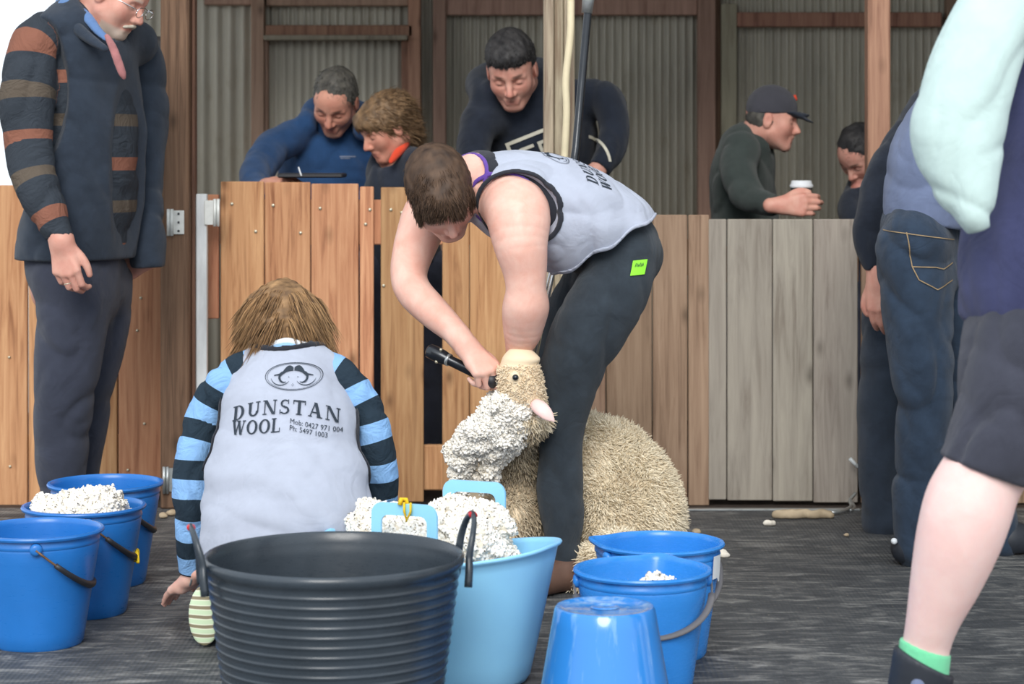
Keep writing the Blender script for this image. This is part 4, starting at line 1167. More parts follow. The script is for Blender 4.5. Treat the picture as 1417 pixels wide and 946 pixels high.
# dark undershirt with purple edge
uprims = [chain(grown(vest_rows[:2], -.007)+grown(vest_rows[2:], -.016), .02, Lat, 1.26), cone(P(718, 288, 5.93), P(704, 272, 5.97), .092, .088, .03), cone(P(612, 285, 6.12), P(650, 270, 6.08), .062, .077, .03)]
Du0 = evalf(uprims, axv, .08); uA, uN = arm_u.fn(Xg, Yg, Zg), neck_u.fn(Xg, Yg, Zg)
Du = np.maximum.reduce([Du0, np.minimum(dN-.008, dA-.004), -uA, -uN, -dAf-.01, hem+.03+0*Du0])
uv, uf = nets(Du.astype(np.float32), axv, 1); us = obj('undershirt', uv, uf, M['black_cloth'], SH, True)
Dp = np.maximum(np.minimum(np.abs(uA+.0), np.abs(uN))-.006, np.abs(Du0+.0005)-.0045)
pv, pf = nets(Dp.astype(np.float32), axv, 1); obj('purple_edging', pv, pf, M['purple_cloth'], us, True)
del Dv, Dv0, dA, dAf, dN, Du, Du0, uA, uN, Dp, Db, hb, edge, hem, drape
# print across the back, running down towards the waist
prt, xe = word('DUNSTAN', 0, 0, .034, .16, 1.15)
prt2, _ = word('WOOL', 0, -.045, .034, .12, 1.1)
polys = prt+prt2+font_polys('Mob: 0427 971 004', .155, -.026, .011)+font_polys('Ph: 5497 1003', .155, -.042, .011)+ram_logo(.135, .085, .15, .062)
o0 = P(800, 262, 5.5); du = nrm(V(-.06, .80, .52)); dvv = nrm(V(-.93, -.0, .34))
def map_s(a, b_):
    # starts on the near flank, wraps over the back: rays towards the torso axis
    th = -.52+a*6.3; ax0 = P(814, 300, 6.0)+dvv*(b_*1.)
    d = nrm(-Lat*-math.cos(th)*1.+nrm(np.cross(dvv, Lat))*math.sin(th)*1.)
    d = nrm(Lat*math.cos(th)*1.0+V(0.35, 0, .94)*math.sin(th))
    return ax0+d*.5, -d
def map_s(a, b_):
    th = .50+a*5.4; ax0 = P(772, 292, 6.0)+dvv*b_
    upv = nrm(V(.34, 0, .94)); d = nrm(Lat*math.cos(th)+upv*math.sin(th))
    return ax0+d*.6, -d
print_on('printed_lettering', polys, map_s, (vv_, vf_), M['ink'], vest, .006)
# trousers
hipc = P(866, 350, 6.06)
tr = [chain(grown(leg_n, .002), .03, n=4), chain(grown(leg_f, .002), .03, n=4), chain([J(800, 330, 6.05, 48), J(850, 340, 6.06, 56), J(866, 352, 6.07, 50)], .03, Lat, 1.15)]
cloth(tr, .0065, M['trouser'], 'trousers', SH, (), folds(.009, 15, 9, (1, 1, .7), .0012))
# green note on the hip
gp = [P(881, 392, 5.78), P(903, 389, 5.79), P(908, 370, 5.82), P(887, 371, 5.80)]
t_tr = [o for o in SH.children if o.name.startswith('trousers')][0]
mv = np.array([tuple(q.co) for q in t_tr.data.vertices])+LOC[SH.name]; mf = [tuple(p.vertices) for p in t_tr.data.polygons]
M['green_note'] = plain('green_note', (150, 240, 60), .7, .05, 30)
M['cardboard'] = plain('brown_leather', (96, 70, 58), .7, .1, 30)
q0 = P(882, 392, 5.5); ux = V(.021, .0, .002); uz = V(.006, 0, .021)
wmap = lambda a, b_: (q0+V(1, 0, .08)*a*1.0+V(.22, 0, 1)*b_, V(0, 1, 0))
note = print_on('note', [[(0, 0), (.040, 0), (.040, .040), (0, .040)]], wmap, (mv, mf), M['green_note'], SH, .01, .004)
if note:
    print_on('scribble', [[(.008+.004*k, .022+.002*(k % 2)), (.0095+.004*k, .022), (.011+.004*k, .032-.003*(k % 3)), (.0095+.004*k, .033)] for k in range(6)], wmap, (mv, mf), M['ink'], note, .01, .006)
for (lx, ly, lY) in ((785, 800, 6.0), (764, 782, 6.42)):
    a0 = P(lx, ly, lY); base = a0*V(1, 1, 0)
    cloth([cone(a0+V(0, 0, .02), base+V(0, 0, .06), .048, .047, .02), cone(base+V(.01, .02, .045), base+V(-.11, -.12, .035), .045, .037, .03), cone(base+V(-.11, -.12, .03), base+V(-.14, -.15, .03), .036, .030, .02), plane_cut(base+V(0, 0, .004), (0, 0, -1))], .006, M['cardboard'], 'moccasin', SH)
# ---------------------------------------------------------------- shearing handpiece and down tube
a0, a1 = P(592, 484, 5.93), P(686, 529, 5.85); dh = nrm(a1-a0); Lh = np.linalg.norm(a1-a0)
HPc = thing('shearing_handpiece', 'black shearing handpiece gripped in the right hand of the shearer', 'clippers', a0)
m = MB(); at = lambda q: a0+dh*Lh*q
m.tube([at(0), at(.02), at(.10), at(.22), at(.30), at(.34), at(.60), at(.86)], [.014, .0195, .0205, .020, .0165, .014, .0145, .015], 20); m.build('body', M['dark_metal'], HPc, True)
m = MB(); m.tube([at(.84), at(.87), at(.94), at(1.0), at(1.02)], [.014, .0195, .0205, .018, .010], 20); m.build('cutter_head', M['black_grip'], HPc, True)
m = MB(); m.tube([at(1.015), at(1.03)], [.0075, .006], 12); m.build('tension_nut', M['galv'], HPc, True)
m = MB(); m.tube([at(.29), at(.325)], [.0178, .0172], 20); m.build('collar', M['galv'], HPc, True)
for q, sx in ((.13, -1), (.2, 1)):
    m = MB(); c = at(q)+V(0, -.012, .0)+V(0, 0, .016*sx); m.tube([c, c+V(0, -.006, .006*sx)], .004, 8); m.build('screw', M['bolt'], HPc, True)
m = MB(); cb = at(.96); m.box(cb+V(.004, -.012, -.032), cb+V(.042, .022, -.024), .002); m.build('comb', M['galv'], HPc, False)
DT = thing('shearing_down_tube', 'black overhead drive tube with chrome lower rod behind the shearer', 'drive tube', P(741, 492, 6.34))
m = MB(); m.tube([P(824, -90, 6.6), P(815, 0, 6.6), P(797, 205, 6.6), P(784, 300, 6.5)], .0125, 14); m.build('upper_tube', M['dark_metal'], DT, True)
m = MB(); m.tube([P(812, 18, 6.6), P(815, -8, 6.6), P(816, -20, 6.6)], [.017, .019, .017], 14); m.build('joint', M['galv'], DT, True)
m = MB(); m.tube([P(784, 300, 6.16), P(764, 385, 6.16), P(742, 494, 6.16)], .0052, 12); m.tube([P(779, 300, 6.165), P(759, 385, 6.165), P(738, 490, 6.165)], .0034, 10); m.build('lower_rod', M['chrome'], DT, True)
# ---------------------------------------------------------------- the sheep
SP = thing('sheep', 'cream woolly sheep held upright between the legs of the shearer', 'sheep', P(760, 800, 6.15)*V(1, 1, 0))
YS_ = 6.27
sheep = [ell(P(832, 705, YS_), (.205, .175, .235), k=.05), ell(P(868, 715, YS_), (.135, .16, .165), k=.06), ell(P(818, 655, YS_), (.12, .14, .15), k=.06),
         chain([J(800, 680, YS_, 92), J(740, 690, YS_, 70), J(702, 662, 6.14, 50), J(700, 615, 6.05, 42), J(712, 572, 5.93, 35)], .05, n=4),
         ell(P(690, 720, 6.10), (.13, .13, .13), k=.05)]
hd_s = [chain([J(722, 572, 5.90, 34), J(720, 540, 5.85, 32), J(718, 515, 5.84, 28), J(720, 503, 5.84, 25)], .03, n=4),
        ell(P(722, 497, 5.83), (.050, .042, .018), k=.010), cone(P(712, 523, 5.795), P(713, 521, 5.788), .014, .012, .01),
        cone(P(738, 558, 5.84), P(742, 562, 5.82), .022, .016, .01)]
# forelegs bent in front of the belly, hind legs out under the body
legs_s = [chain([J(672, 700, 6.05, 20), J(655, 735, 5.98, 14), J(668, 775, 5.96, 10), J(664, 800, 5.97, 10)], .03, n=3),
          chain([J(705, 710, 6.03, 20), J(700, 745, 5.96, 14), J(706, 780, 5.95, 10), J(702, 806, 5.96, 10)], .03, n=3),
          chain([J(850, 770, 6.0, 34), J(815, 790, 5.98, 18), J(840, 808, 6.0, 10), J(800, 812, 5.99, 9)], .03, n=3),
          chain([J(870, 768, 6.3, 34), J(835, 786, 6.34, 18), J(858, 800, 6.36, 10), J(820, 800, 6.37, 9)], .03, n=3)]
allp = sheep+hd_s+legs_s+[plane_cut((0, 0, .004), (0, 0, -1))]
M['sheep_face'] = wool_mat('sheep_face', (236, 214, 182), (248, 232, 206))
axs = axes_for(allp, .0075, [(P(690, 610, 5.74), P(770, 480, 5.96), .0035)]); Ds = evalf(allp, axs); Xg, Yg, Zg = grids(axs)
Ds = (Ds+.006*wob(Xg, Yg, Zg, 26, 2)*(Zg < P(0, 590, 6)[2])).astype(np.float32)
sv, sf = nets(Ds, axs, 1); obj('body', sv, sf, M['sheep_face'], SP, True)
def pxy(c): return CXP+c[:, 0]*FPX/c[:, 1], HYP+(CH-c[:, 2])*FPX/c[:, 1]
shorn_line = lambda c: (c[:, 0]-P(693, 0, 6.1)[0])  # metres right of the opened neck
def keep_body(c, nn):
    px, py = pxy(c); dark = (px < 760) & (py > 590); return np.where((py > 575) & ~dark & (c[:, 2] > .02), 1., 0.)*np.where(nn[:, 1] > .5, .3, 1)
locks('fleece', sv, sf, 58000, .032, .0017, M['wool_cream'], SP, 21, keep_body, K=6, down=.30, curl=.20, jit=.26, lift=.42, coh=.75, cf=38, wave=.0022)
def keep_dark(c, nn):
    px, py = pxy(c); return np.where((px < 775) & (py > 592) & (px > 690-(py > 690)*70) & (c[:, 2] > .02), 1., 0.)
locks('dark_fleece', sv, sf, 15000, .028, .0021, M['wool_dirty'], SP, 22, keep_dark, K=6, down=.55, curl=.2, jit=.24, lift=.30, coh=.6, cf=40, wave=.002, label='grey brown belly and chest wool')
def keep_head(c, nn):
    px, py = pxy(c); return np.where((py < 600) & (py > 506) & (px > 690) & (np.hypot(px-712, py-522) > 9) & (np.hypot(px-757, py-574) > 10), 1., 0.)
locks('head_wool', sv, sf, 11000, .011, .0015, M['sheep_face'], SP, 23, keep_head, K=4, down=.2, curl=.6, jit=.6, lift=.7)
# opened white wool down the throat
wh = [chain([J(708, 560, 5.84, 25), J(696, 582, 5.87, 36), J(672, 602, 5.90, 30), J(646, 624, 5.93, 21), J(637, 652, 5.95, 13), J(637, 676, 5.96, 9)], .02, n=4),
      chain([J(700, 590, 5.87, 28), J(684, 622, 5.90, 20), J(676, 648, 5.93, 17), J(672, 668, 5.94, 10)], .02, n=3), cone(P(722, 575, 5.86), P(706, 605, 5.90), .045, .040, .02),
      cone(P(627, 622, 5.94), P(646, 626, 5.94), .010, .022, .02), ell(P(663, 640, 5.92), (.013, .08, .05), k=.01, op='sub')]
axw = axes_for(wh, .005); Dw = evalf(wh, axw); Xg, Yg, Zg = grids(axw); Dw = (Dw+.010*wob(Xg, Yg, Zg, 75, 6)+.006*wob(Xg, Yg, Zg, 170, 7)).astype(np.float32)
wv_, wf_ = nets(Dw, axw, 1); ow = obj('opened_fleece', wv_, wf_, M['wool_under_w'], SP, True, label='bright white opened fleece hanging from the throat')
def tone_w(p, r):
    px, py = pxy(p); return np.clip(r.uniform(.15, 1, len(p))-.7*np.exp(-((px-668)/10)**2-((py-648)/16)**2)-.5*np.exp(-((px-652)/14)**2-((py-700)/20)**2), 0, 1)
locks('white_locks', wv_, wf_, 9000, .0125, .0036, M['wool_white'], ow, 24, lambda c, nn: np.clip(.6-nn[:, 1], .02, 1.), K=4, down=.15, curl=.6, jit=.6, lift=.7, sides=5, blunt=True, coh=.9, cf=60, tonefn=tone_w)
# eye, muzzle pad, far ear
m = MB(); m.tube([P(713, 522, 5.785), P(713.5, 522, 5.774), P(714, 522, 5.769)], [.009, .0082, .0045], 14); m.build('eye', M['dark_metal'], SP, True)
cloth([chain([J(738, 558, 5.81, 7), J(747, 564, 5.79, 11), J(756, 572, 5.775, 9.5), J(766, 582, 5.77, 2.5)], .01, V(.3, -1, .3), .42, n=4)], .003, M['skin_pale'], 'ear', SP, attrs={k: (lambda v: np.zeros(len(v))) for k in ('lip', 'blush', 'hairy')})
# ---------------------------------------------------------------- wool handler kneeling with her back to us
def Z0(v): return np.zeros(len(v))
NOM = {'lip': Z0, 'blush': Z0, 'hairy': Z0}
GI = thing('person', 'person kneeling with back turned, light grey printed vest over blue and navy striped sleeves', 'person', P(396, 880, 5.3)*V(1, 1, 0))
gh = Head(391, 461, 5.50, (-.04, .80, -.60), (0, .60, .80), .98)
g_t = [J(398, 508, 5.42, 46), J(398, 560, 5.38, 66), J(397, 620, 5.32, 75), J(396, 690, 5.26, 87), J(395, 745, 5.22, 90), J(394, 800, 5.22, 84)]
g_al = [J(345, 512, 5.42, 20), J(308, 535, 5.42, 25), J(283, 580, 5.42, 26), J(269, 630, 5.40, 24), J(265, 690, 5.39, 21), J(264, 740, 5.40, 19), J(267, 795, 5.44, 14)]
g_ar = [J(448, 512, 5.42, 20), J(482, 530, 5.41, 24), J(505, 575, 5.40, 26), J(520, 630, 5.40, 25), J(526, 690, 5.42, 22), J(524, 745, 5.50, 18), J(510, 780, 5.62, 13)]
th_l = [J(345, 800, 5.25, 52), J(322, 825, 5.5, 44), J(312, 850, 5.72, 34)]; sh_l = [J(312, 858, 5.72, 32), J(292, 862, 5.5, 28), J(288, 862, 5.36, 22)]
th_r = [J(435, 800, 5.27, 50), J(446, 825, 5.5, 44), J(452, 850, 5.72, 34)]; sh_r = [J(452, 858, 5.72, 32), J(446, 862, 5.55, 26), J(440, 864, 5.42, 20)]
X1 = V(1, 0, 0)
gbt = grown(g_t[:-1], 0, .80)
gb = gh.prims()+[chain([[*gh.w(0, -.03, -.06), .05], J(396, 492, 5.45, 30), J(398, 520, 5.42, 34)], .04), chain(gbt, .03, X1, 1.25), chain(grown(g_al, -.008), .03, n=4), chain(grown(g_ar, -.010), .03, n=4)]
gb += [chain(grown(q, 0, .62), .03) for q in (th_l, sh_l, th_r, sh_r)]
wgl = V(*J(266, 797, 5.44, 0)[:3]); hpl, _ = hand_prims(wgl, (-.50, .62, -.42), (-.45, .05, .85), 1, .90, curl=((.1, .2, .1),)*4, thumb=(.1, .1), wr=.024)
wgr = V(*J(508, 784, 5.64, 0)[:3]); hpr, _ = hand_prims(wgr, (-.3, .6, -.6), (.1, .4, .8), -1, .92, wr=.024)
gb += hpl+hpr
body(GI, gb, M['skin_fair'], .009, [(wgl-.12, wgl+.05, .003)], gh.masks())
sleeve_mat = stripes('striped_jersey', [(0, (40, 54, 66)), (.5, (140, 184, 232))], 'u', .0955)
gs_p = [chain(grown(g_al, .006), .02, n=4), chain(grown(g_ar, .006), .02, n=4), chain(grown(g_t, -.020), .03, X1, 1.25), chain([J(340, 508, 5.42, 22), J(398, 498, 5.43, 28), J(455, 510, 5.42, 22)], .02, n=3),
        plane_cut(P(262, 795, 5.44), (-.1, 0, -1))]
def u_sl(v):
    a = param_on(g_al, v); b_ = param_on(g_ar, v); return np.where(v[:, 0] < P(398, 0, 5.4)[0], a+.012, b_+.060)
cloth(gs_p, .006, sleeve_mat, 'striped_shirt', GI, (), folds(.007, 30, 12, (1, 1, .4), .0015), attrs={'u': u_sl})
# vest
gv = [chain(grown(g_t, .008), .02, X1, 1.28), chain([J(330, 517, 5.415, 22), J(360, 503, 5.42, 25), J(398, 498, 5.43, 28), J(440, 503, 5.42, 25), J(470, 518, 5.415, 22)], .02, n=4)]
axg = axes_for(gv, .005); Dg = evalf(gv, axg, .08); Xg, Yg, Zg = grids(axg)
Dg0 = (Dg+folds(.006, 12, 31, (.35, .8, 1.5), .001)(Xg, Yg, Zg)+.0035*np.sin(Zg*70+3*np.sin(Xg*14)+Xg*30)*np.exp(-((Zg-P(0, 650, 5.3)[2])/.16)**2)).astype(np.float32)
aL = ell(P(262, 590, 5.40), (.088, .16, .165)).fn(Xg, Yg, Zg); aR = ell(P(540, 600, 5.40), (.088, .16, .165)).fn(Xg, Yg, Zg)
nG = ell(P(398, 466, 5.46), (.100, .11, .070)).fn(Xg, Yg, Zg)
Dg = np.maximum.reduce([Dg0, -aL, -aR, -nG, P(0, 812, 5.15)[2]-Zg+0*Dg0])
gvv, gvf = nets(Dg.astype(np.float32), axg, 1); gvest = obj('vest', gvv, gvf, M['vest_grey'], GI, True)
for q_ in (aL, aR, nG):
    bv, bf = nets(np.maximum(np.abs(q_)-.0055, np.abs(Dg0)-.0048).astype(np.float32), axg, 1)
    obj('binding', bv, bf, M['black_cloth'], gvest, True)
# collar of the striped shirt
m = MB(); cc = P(400, 476, 5.43)
for rr, dz, mt, nm in ((.070, .010, 'label', 'white'), (.076, .002, 'sky_cloth', 'blue')): pass
M['sky_cloth'] = fabric('light_blue_jersey', (150, 192, 236), .05)
for rr, dz, mt in ((.064, .014, M['label']), (.074, .002, M['sky_cloth'])):
    m = MB(); m.tube([cc+V(rr*1.1*math.cos(a), rr*.8*math.sin(a), dz-.020*abs(math.cos(a))) for a in np.linspace(PI*.9, 2.1*PI, 24)], .0085, 8); m.build('collar', mt, GI, True)
# print on the back
pw, xe = word('DUNSTAN', 0, 0, .034, .20, 1.12); pw2, _ = word('WOOL', 0, 0, .033, .08, 1.0)
def archd(polys, x0, y0, k):   # follow the bowed print in the photograph
    return [[(x0+a, y0+b_-k*(a-.135)**2) for a, b_ in p] for p in polys]
allpr = archd([[(a*.292/xe, b_) for a, b_ in p] for p in pw], 0, 0, 1.3)+[[(a+0, -.045+b_+a*.10-.010) for a, b_ in p] for p in pw2]
small = [[(a, b_-(a-.15)*.22) for a, b_ in p] for p in font_polys('Mob: 0427 971 004', .157, -.020, .0125)+font_polys('Ph: 5497 1003', .157, -.036, .0125)]
lg = ram_logo(.158, .088, .152, .066)
gt = (gvv, gvf)
def map_g(a, b_): o = P(318+a*525, 574-b_*545, 4.9); o2 = V(o[0]*5.2/4.9, 4.7, CH-(574-b_*545-HYP)*5.2/FPX); return o2, V(0, 1, 0)
print_on('printed_lettering', allpr+small, map_g, gt, M['ink'], gvest, .007, .003)
print_on('ram_emblem', lg, map_g, gt, M['ink'], gvest, .006, .003)
# jeans, shoes
jn = [chain(grown(q, .004), .03) for q in (th_l, sh_l, th_r, sh_r)]+[chain([J(350, 795, 5.24, 66), J(436, 795, 5.24, 66)], .03, n=1)]
M['jeans_dark'] = fabric('dark_blue_denim', (44, 58, 82), .16, fold=.15)
cloth(jn+[plane_cut((0, 0, .004), (0, 0, -1))], .008, M['jeans_dark'], 'jeans', GI, (), folds(.006, 22, 8))
t = NT('shoe_sole'); wv = t.node('ShaderNodeTexWave', wave_type='RINGS'); wv.inputs['Scale'].default_value = 14; wv.inputs['Distortion'].default_value = 1.
t.link(t.coords(), wv.inputs['Vector']); M['sole'] = t.out(t.ramp(wv.outputs['Fac'], [(.3, lin((206, 226, 190))), (.6, lin((236, 240, 216))), (.85, lin((140, 130, 104)))]), .7)
for (px, yy_) in ((283, 5.30), (430, 5.34)):
    c = P(px, 0, yy_); c[2] = .080
    sh_ = cloth([ell(c+V(0, .03, 0), (.038, .035, .073), k=.02), ell(c+V(.01, .10, .03), (.038, .10, .05), k=.03), plane_cut(c+V(0, .004, 0), (0, -1, 0))], .005, M['shoe'], 'shoe', GI)[0]
    cloth([ell(c, (.040, .012, .075), k=.01)], .004, M['sole'], 'sole', sh_, label='pale green patterned sole')
m = MB(); m.tube([wgl+V(-.012+.030*math.cos(a)*.5, -.034*math.cos(a)*.9, .006+.030*math.sin(a)) for a in np.linspace(0, 2*PI, 20)], .0025, 6); m.build('bracelet', M['galv'], GI, True)
# hair: long, parted at the back and falling forwards on both sides
Gp = [ell(gh.w(0, -.025, .035), V(.090, .104, .094)*.98, gh.M, .02), ell(P(391, 440, 5.49), (.088, .09, .058), k=.03),
      chain([J(362, 428, 5.50, 20), J(352, 455, 5.48, 18), J(347, 486, 5.47, 11)], .02), chain([J(420, 428, 5.50, 20), J(432, 458, 5.48, 18), J(441, 486, 5.47, 10)], .02),
      chain([J(375, 440, 5.44, 19), J(370, 465, 5.41, 16), J(362, 482, 5.40, 9)], .02), chain([J(404, 440, 5.44, 19), J(402, 464, 5.42, 15)], .02)]
crown = P(392, 425, 5.40)
def gflow(cur, nn, t_):
    dx = cur[:, 0:1]-P(398, 0, 5.45)[0]; d = np.concatenate([np.sign(dx)*.28+dx*2.2, -.25+0*dx, -np.ones_like(dx)], 1); return d
def half(cur, nn, t_): return gflow(cur, nn, t_)
hair('hair', GI, gh, Gp, M['hair_blond'], 9000, .080, .0011, gflow, seed=5, K=9, lift=.08, jit=.06, keep=lambda c, nn: np.where((c[:, 2] > P(0, 478, 5.5)[2]), 1., .05)*np.where(nn[:, 1] < .5, 1, .2), bump=.003)
# ---------------------------------------------------------------- man at the left, looking down
M['beard'] = plain('grey_beard', (196, 186, 170), .9, .15, 120, .6, 300)
LM = thing('person', 'grey bearded person with glasses in a navy fleece vest and striped jumper, standing at left', 'person', P(115, 746, 6.8)*V(1, 1, 0))
lh = Head(163, -6, 6.8, (.86, -.28, -.50), (.46, -.10, .86), 1.05)
l_t = [J(120, 50, 6.85, 54), J(112, 110, 6.85, 66), J(118, 200, 6.85, 70), J(118, 280, 6.85, 66), J(105, 345, 6.86, 68), J(100, 395, 6.86, 62)]
LL = nrm(V(.40, .90, 0))
l_an = [J(64, 48, 6.74, 30), J(45, 72, 6.68, 34), J(38, 130, 6.64, 34), J(40, 200, 6.62, 31), J(50, 250, 6.58, 28), J(70, 300, 6.54, 22), J(86, 332, 6.52, 16)]
l_af = [J(178, 55, 7.05, 30), J(194, 90, 7.10, 30), J(202, 160, 7.12, 27), J(203, 230, 7.10, 25), J(204, 300, 7.04, 23), J(203, 365, 7.0, 21)]
l_ln = [J(90, 385, 6.78, 52), J(95, 440, 6.78, 50), J(90, 520, 6.78, 43), J(86, 600, 6.80, 38), J(84, 680, 6.82, 34), J(82, 735, 6.82, 28)]
l_lf = [J(135, 385, 7.0, 50), J(138, 440, 7.0, 44), J(128, 520, 6.98, 36), J(112, 610, 6.98, 32), J(104, 690, 6.98, 30), J(104, 728, 6.98, 27)]
lb = lh.prims(jaw=1.1)+[chain([[*lh.w(0, -.04, -.04), .062], J(136, 20, 6.83, 30), J(125, 50, 6.85, 34)], .04), chain(grown(l_t, 0, .85), .03, LL, 1.25), chain(grown(l_an[:-1], 0, .65)+[l_an[-1]], .03), chain(grown(l_af[:-1]+[J(204, 362, 7.02, 12)], 0, .75), .03),
                     chain(grown(l_ln, 0, .6), .03), chain(grown(l_lf, 0, .6), .03)]
wL = V(*J(84, 334, 6.52, 0)[:3]); q1, _ = hand_prims(wL, (.20, -.05, -.97), (-.25, -.95, .0), -1, 1.08, curl=((.35, .8, .5), (.4, .9, .5), (.45, .9, .5), (.5, .9, .5)), thumb=(.1, .0), wr=.030)
wF = V(*J(204, 362, 7.02, 0)[:3]); q2, _ = hand_prims(wF, (-.97, .12, -.10), (0, .9, .35), 1, .85, curl=((.6, 1., .5),)*4, wr=.024)
lb += q1+q2
body(LM, lb, M['skin_grey_beard'], .010, [lh.box(.0035, .12), (wL-V(.06, .06, .20), wL+V(.09, .05, .03), .0035)], lh.masks(beard=.95, brow=.8))
jum = stripes('striped_jumper', [(0, (138, 92, 76)), (.15, (56, 62, 70)), (.5, (96, 86, 76)), (.64, (56, 62, 70))], 'u', .27)
def u_l(v):
    a = param_on(l_an, v); return np.where((v[:, 0] < P(72, 0, 6.7)[0]) | (v[:, 1] < 6.66), a+.197, 1.469-v[:, 2]+.54)
jp = [chain(grown(l_an, .004), .02), cone(P(90, 352, 6.52), P(100, 400, 6.5), .062, .08, .004, op='sub'), chain(grown(l_t, -.004), .02, LL, 1.25)]
cloth(jp, .008, jum, 'striped_jumper', LM, (), folds(.008, 18, 41, (1, 1, .5)), attrs={'u': u_l}, post=lambda D, ax: np.maximum(D, P(0, 350, 6.86)[2]-ax[2][None, None, :]))
# far sleeve
cloth([chain(grown(l_af, .004), .02), plane_cut(P(208, 370, 7.0), (.05, 0, -1))], .008, M['navy'], 'dark_sleeve', LM, (), folds(.008, 18, 43))
# fleece vest: open in front (towards +x)
vp = [chain(grown(l_t, .014), .02, LL, 1.30), cone(P(75, 52, 6.72), P(130, 42, 6.85), .085, .09, .03), cone(P(185, 60, 7.02), P(130, 42, 6.85), .075, .09, .03)]
axl = axes_for(vp, .008); Dl = evalf(vp, axl, .08); Xg, Yg, Zg = grids(axl); Dl = Dl+folds(.006, 15, 47, (1, 1, .4))(Xg, Yg, Zg)
openf = -((ell(P(216, 270, 6.68), (.150, .30, .85))).fn(Xg, Yg, Zg)); arml = -ell(P(36, 120, 6.58), (.13, .16, .27)).fn(Xg, Yg, Zg); nkl = -ell(P(150, 15, 6.80), (.10, .10, .10)).fn(Xg, Yg, Zg)
hm = P(0, 358, 6.86)[2]-Zg+.10*(Xg-P(100, 0, 6.86)[0])*0
Dl = np.maximum.reduce([Dl, openf+0*Dl, arml+0*Dl, nkl+0*Dl, hm+0*Dl]); a_, b_ = nets(Dl.astype(np.float32), axl, 1); lv = obj('fleece_vest', a_, b_, M['navy'], LM, True)
cloth([chain([J(72, 22, 6.9, 9), J(94, 30, 6.74, 10), J(122, 52, 6.66, 8), J(146, 68, 6.62, 5)], .02, n=4), chain([J(72, 22, 6.9, 9), J(120, 18, 7.02, 11), J(165, 45, 6.95, 8)], .02, n=4)], .007, M['navy'], 'stand_collar', lv)
cloth([chain([J(92, 10, 6.75, 12), J(118, 22, 6.72, 9), J(135, 42, 6.68, 7), J(148, 54, 6.66, 5)], .01, V(.5, -.8, .3), .5), chain([J(92, 10, 6.75, 12), J(90, 5, 6.9, 12), J(120, 10, 7.0, 12)], .01)], .005, fabric('blue_shirt', (96, 128, 176), .06), 'shirt_collar', LM)
cloth([chain([J(148, 50, 6.66, 4), J(157, 68, 6.62, 6), J(168, 98, 6.60, 6), J(172, 108, 6.60, 3)], .01, V(.2, -1, 0), .5)], .004, fabric('red_check_tie', (168, 112, 112), .2), 'tie', LM)
cloth([cone(lh.w(-.026, .078, -.068), lh.w(-.004, .092, -.056), .005, .007, .006), cone(lh.w(.026, .078, -.068), lh.w(.004, .092, -.056), .005, .007, .006)], .003, M['beard'], 'moustache', LM, disp=lambda X, Y, Z: .0012*wob(X, Y, Z, 400, 3))
lp = [chain(grown(l_ln, .002), .03), chain(grown(l_lf, .002), .03), chain([J(100, 360, 6.86, 62), J(110, 400, 6.88, 60)], .03, LL, 1.25, n=2)]
cloth(lp, .009, M['char_trouser'], 'trousers', LM, (), folds(.010, 14, 51, (1, 1, .5)))
for (px, Y_) in ((88, 6.80), (112, 6.97)):
    c = P(px, 0, Y_)*V(1, 1, 0)
    cloth([cone(c+V(-.03, 0, .06), c+V(.02, 0, .06), .055, .05, .02), cone(c+V(.0, -.01, .045), c+V(.15, -.07, .035), .05, .042, .03), plane_cut((0, 0, .004), (0, 0, -1))], .008, M['shoe'], 'shoe', LM)
gl = MB()
for g in (-1, 1):
    gl.tube([lh.w(g*.031+.021*math.cos(a), .106, -.006+.016*math.sin(a)) for a in np.linspace(0, 2*PI, 20)], .0016, 6)
gl.tube([lh.w(-.010, .106, 0), lh.w(.010, .106, 0)], .0016, 6)
for g in (-1, 1): gl.tube([lh.w(g*.052, .104, 0), lh.w(g*.079, .0, 0)], .0018, 6)
gl.build('glasses', M['chrome'], LM, True)
m = MB(); rp = wL+V(.028, -.035, -.125)
m.tube([rp+V(.0095*math.cos(a), .0095*math.sin(a)*.9, .002*math.cos(a)) for a in np.linspace(0, 2*PI, 16)], .0016, 6); m.build('ring', M['bolt'], LM, True)
hair('hair', LM, lh, [ell(lh.w(0, -.03, .040), V(.082, .094, .086)*1.05, lh.M, .02), ell(lh.w(0, .09, -.02), V(.09, .07, .09), lh.M, .006, 'sub')], M['hair_grey'], 600, .02, .0012, lambda c, nn, t_: np.tile(-lh.u, (len(c), 1)), seed=9)
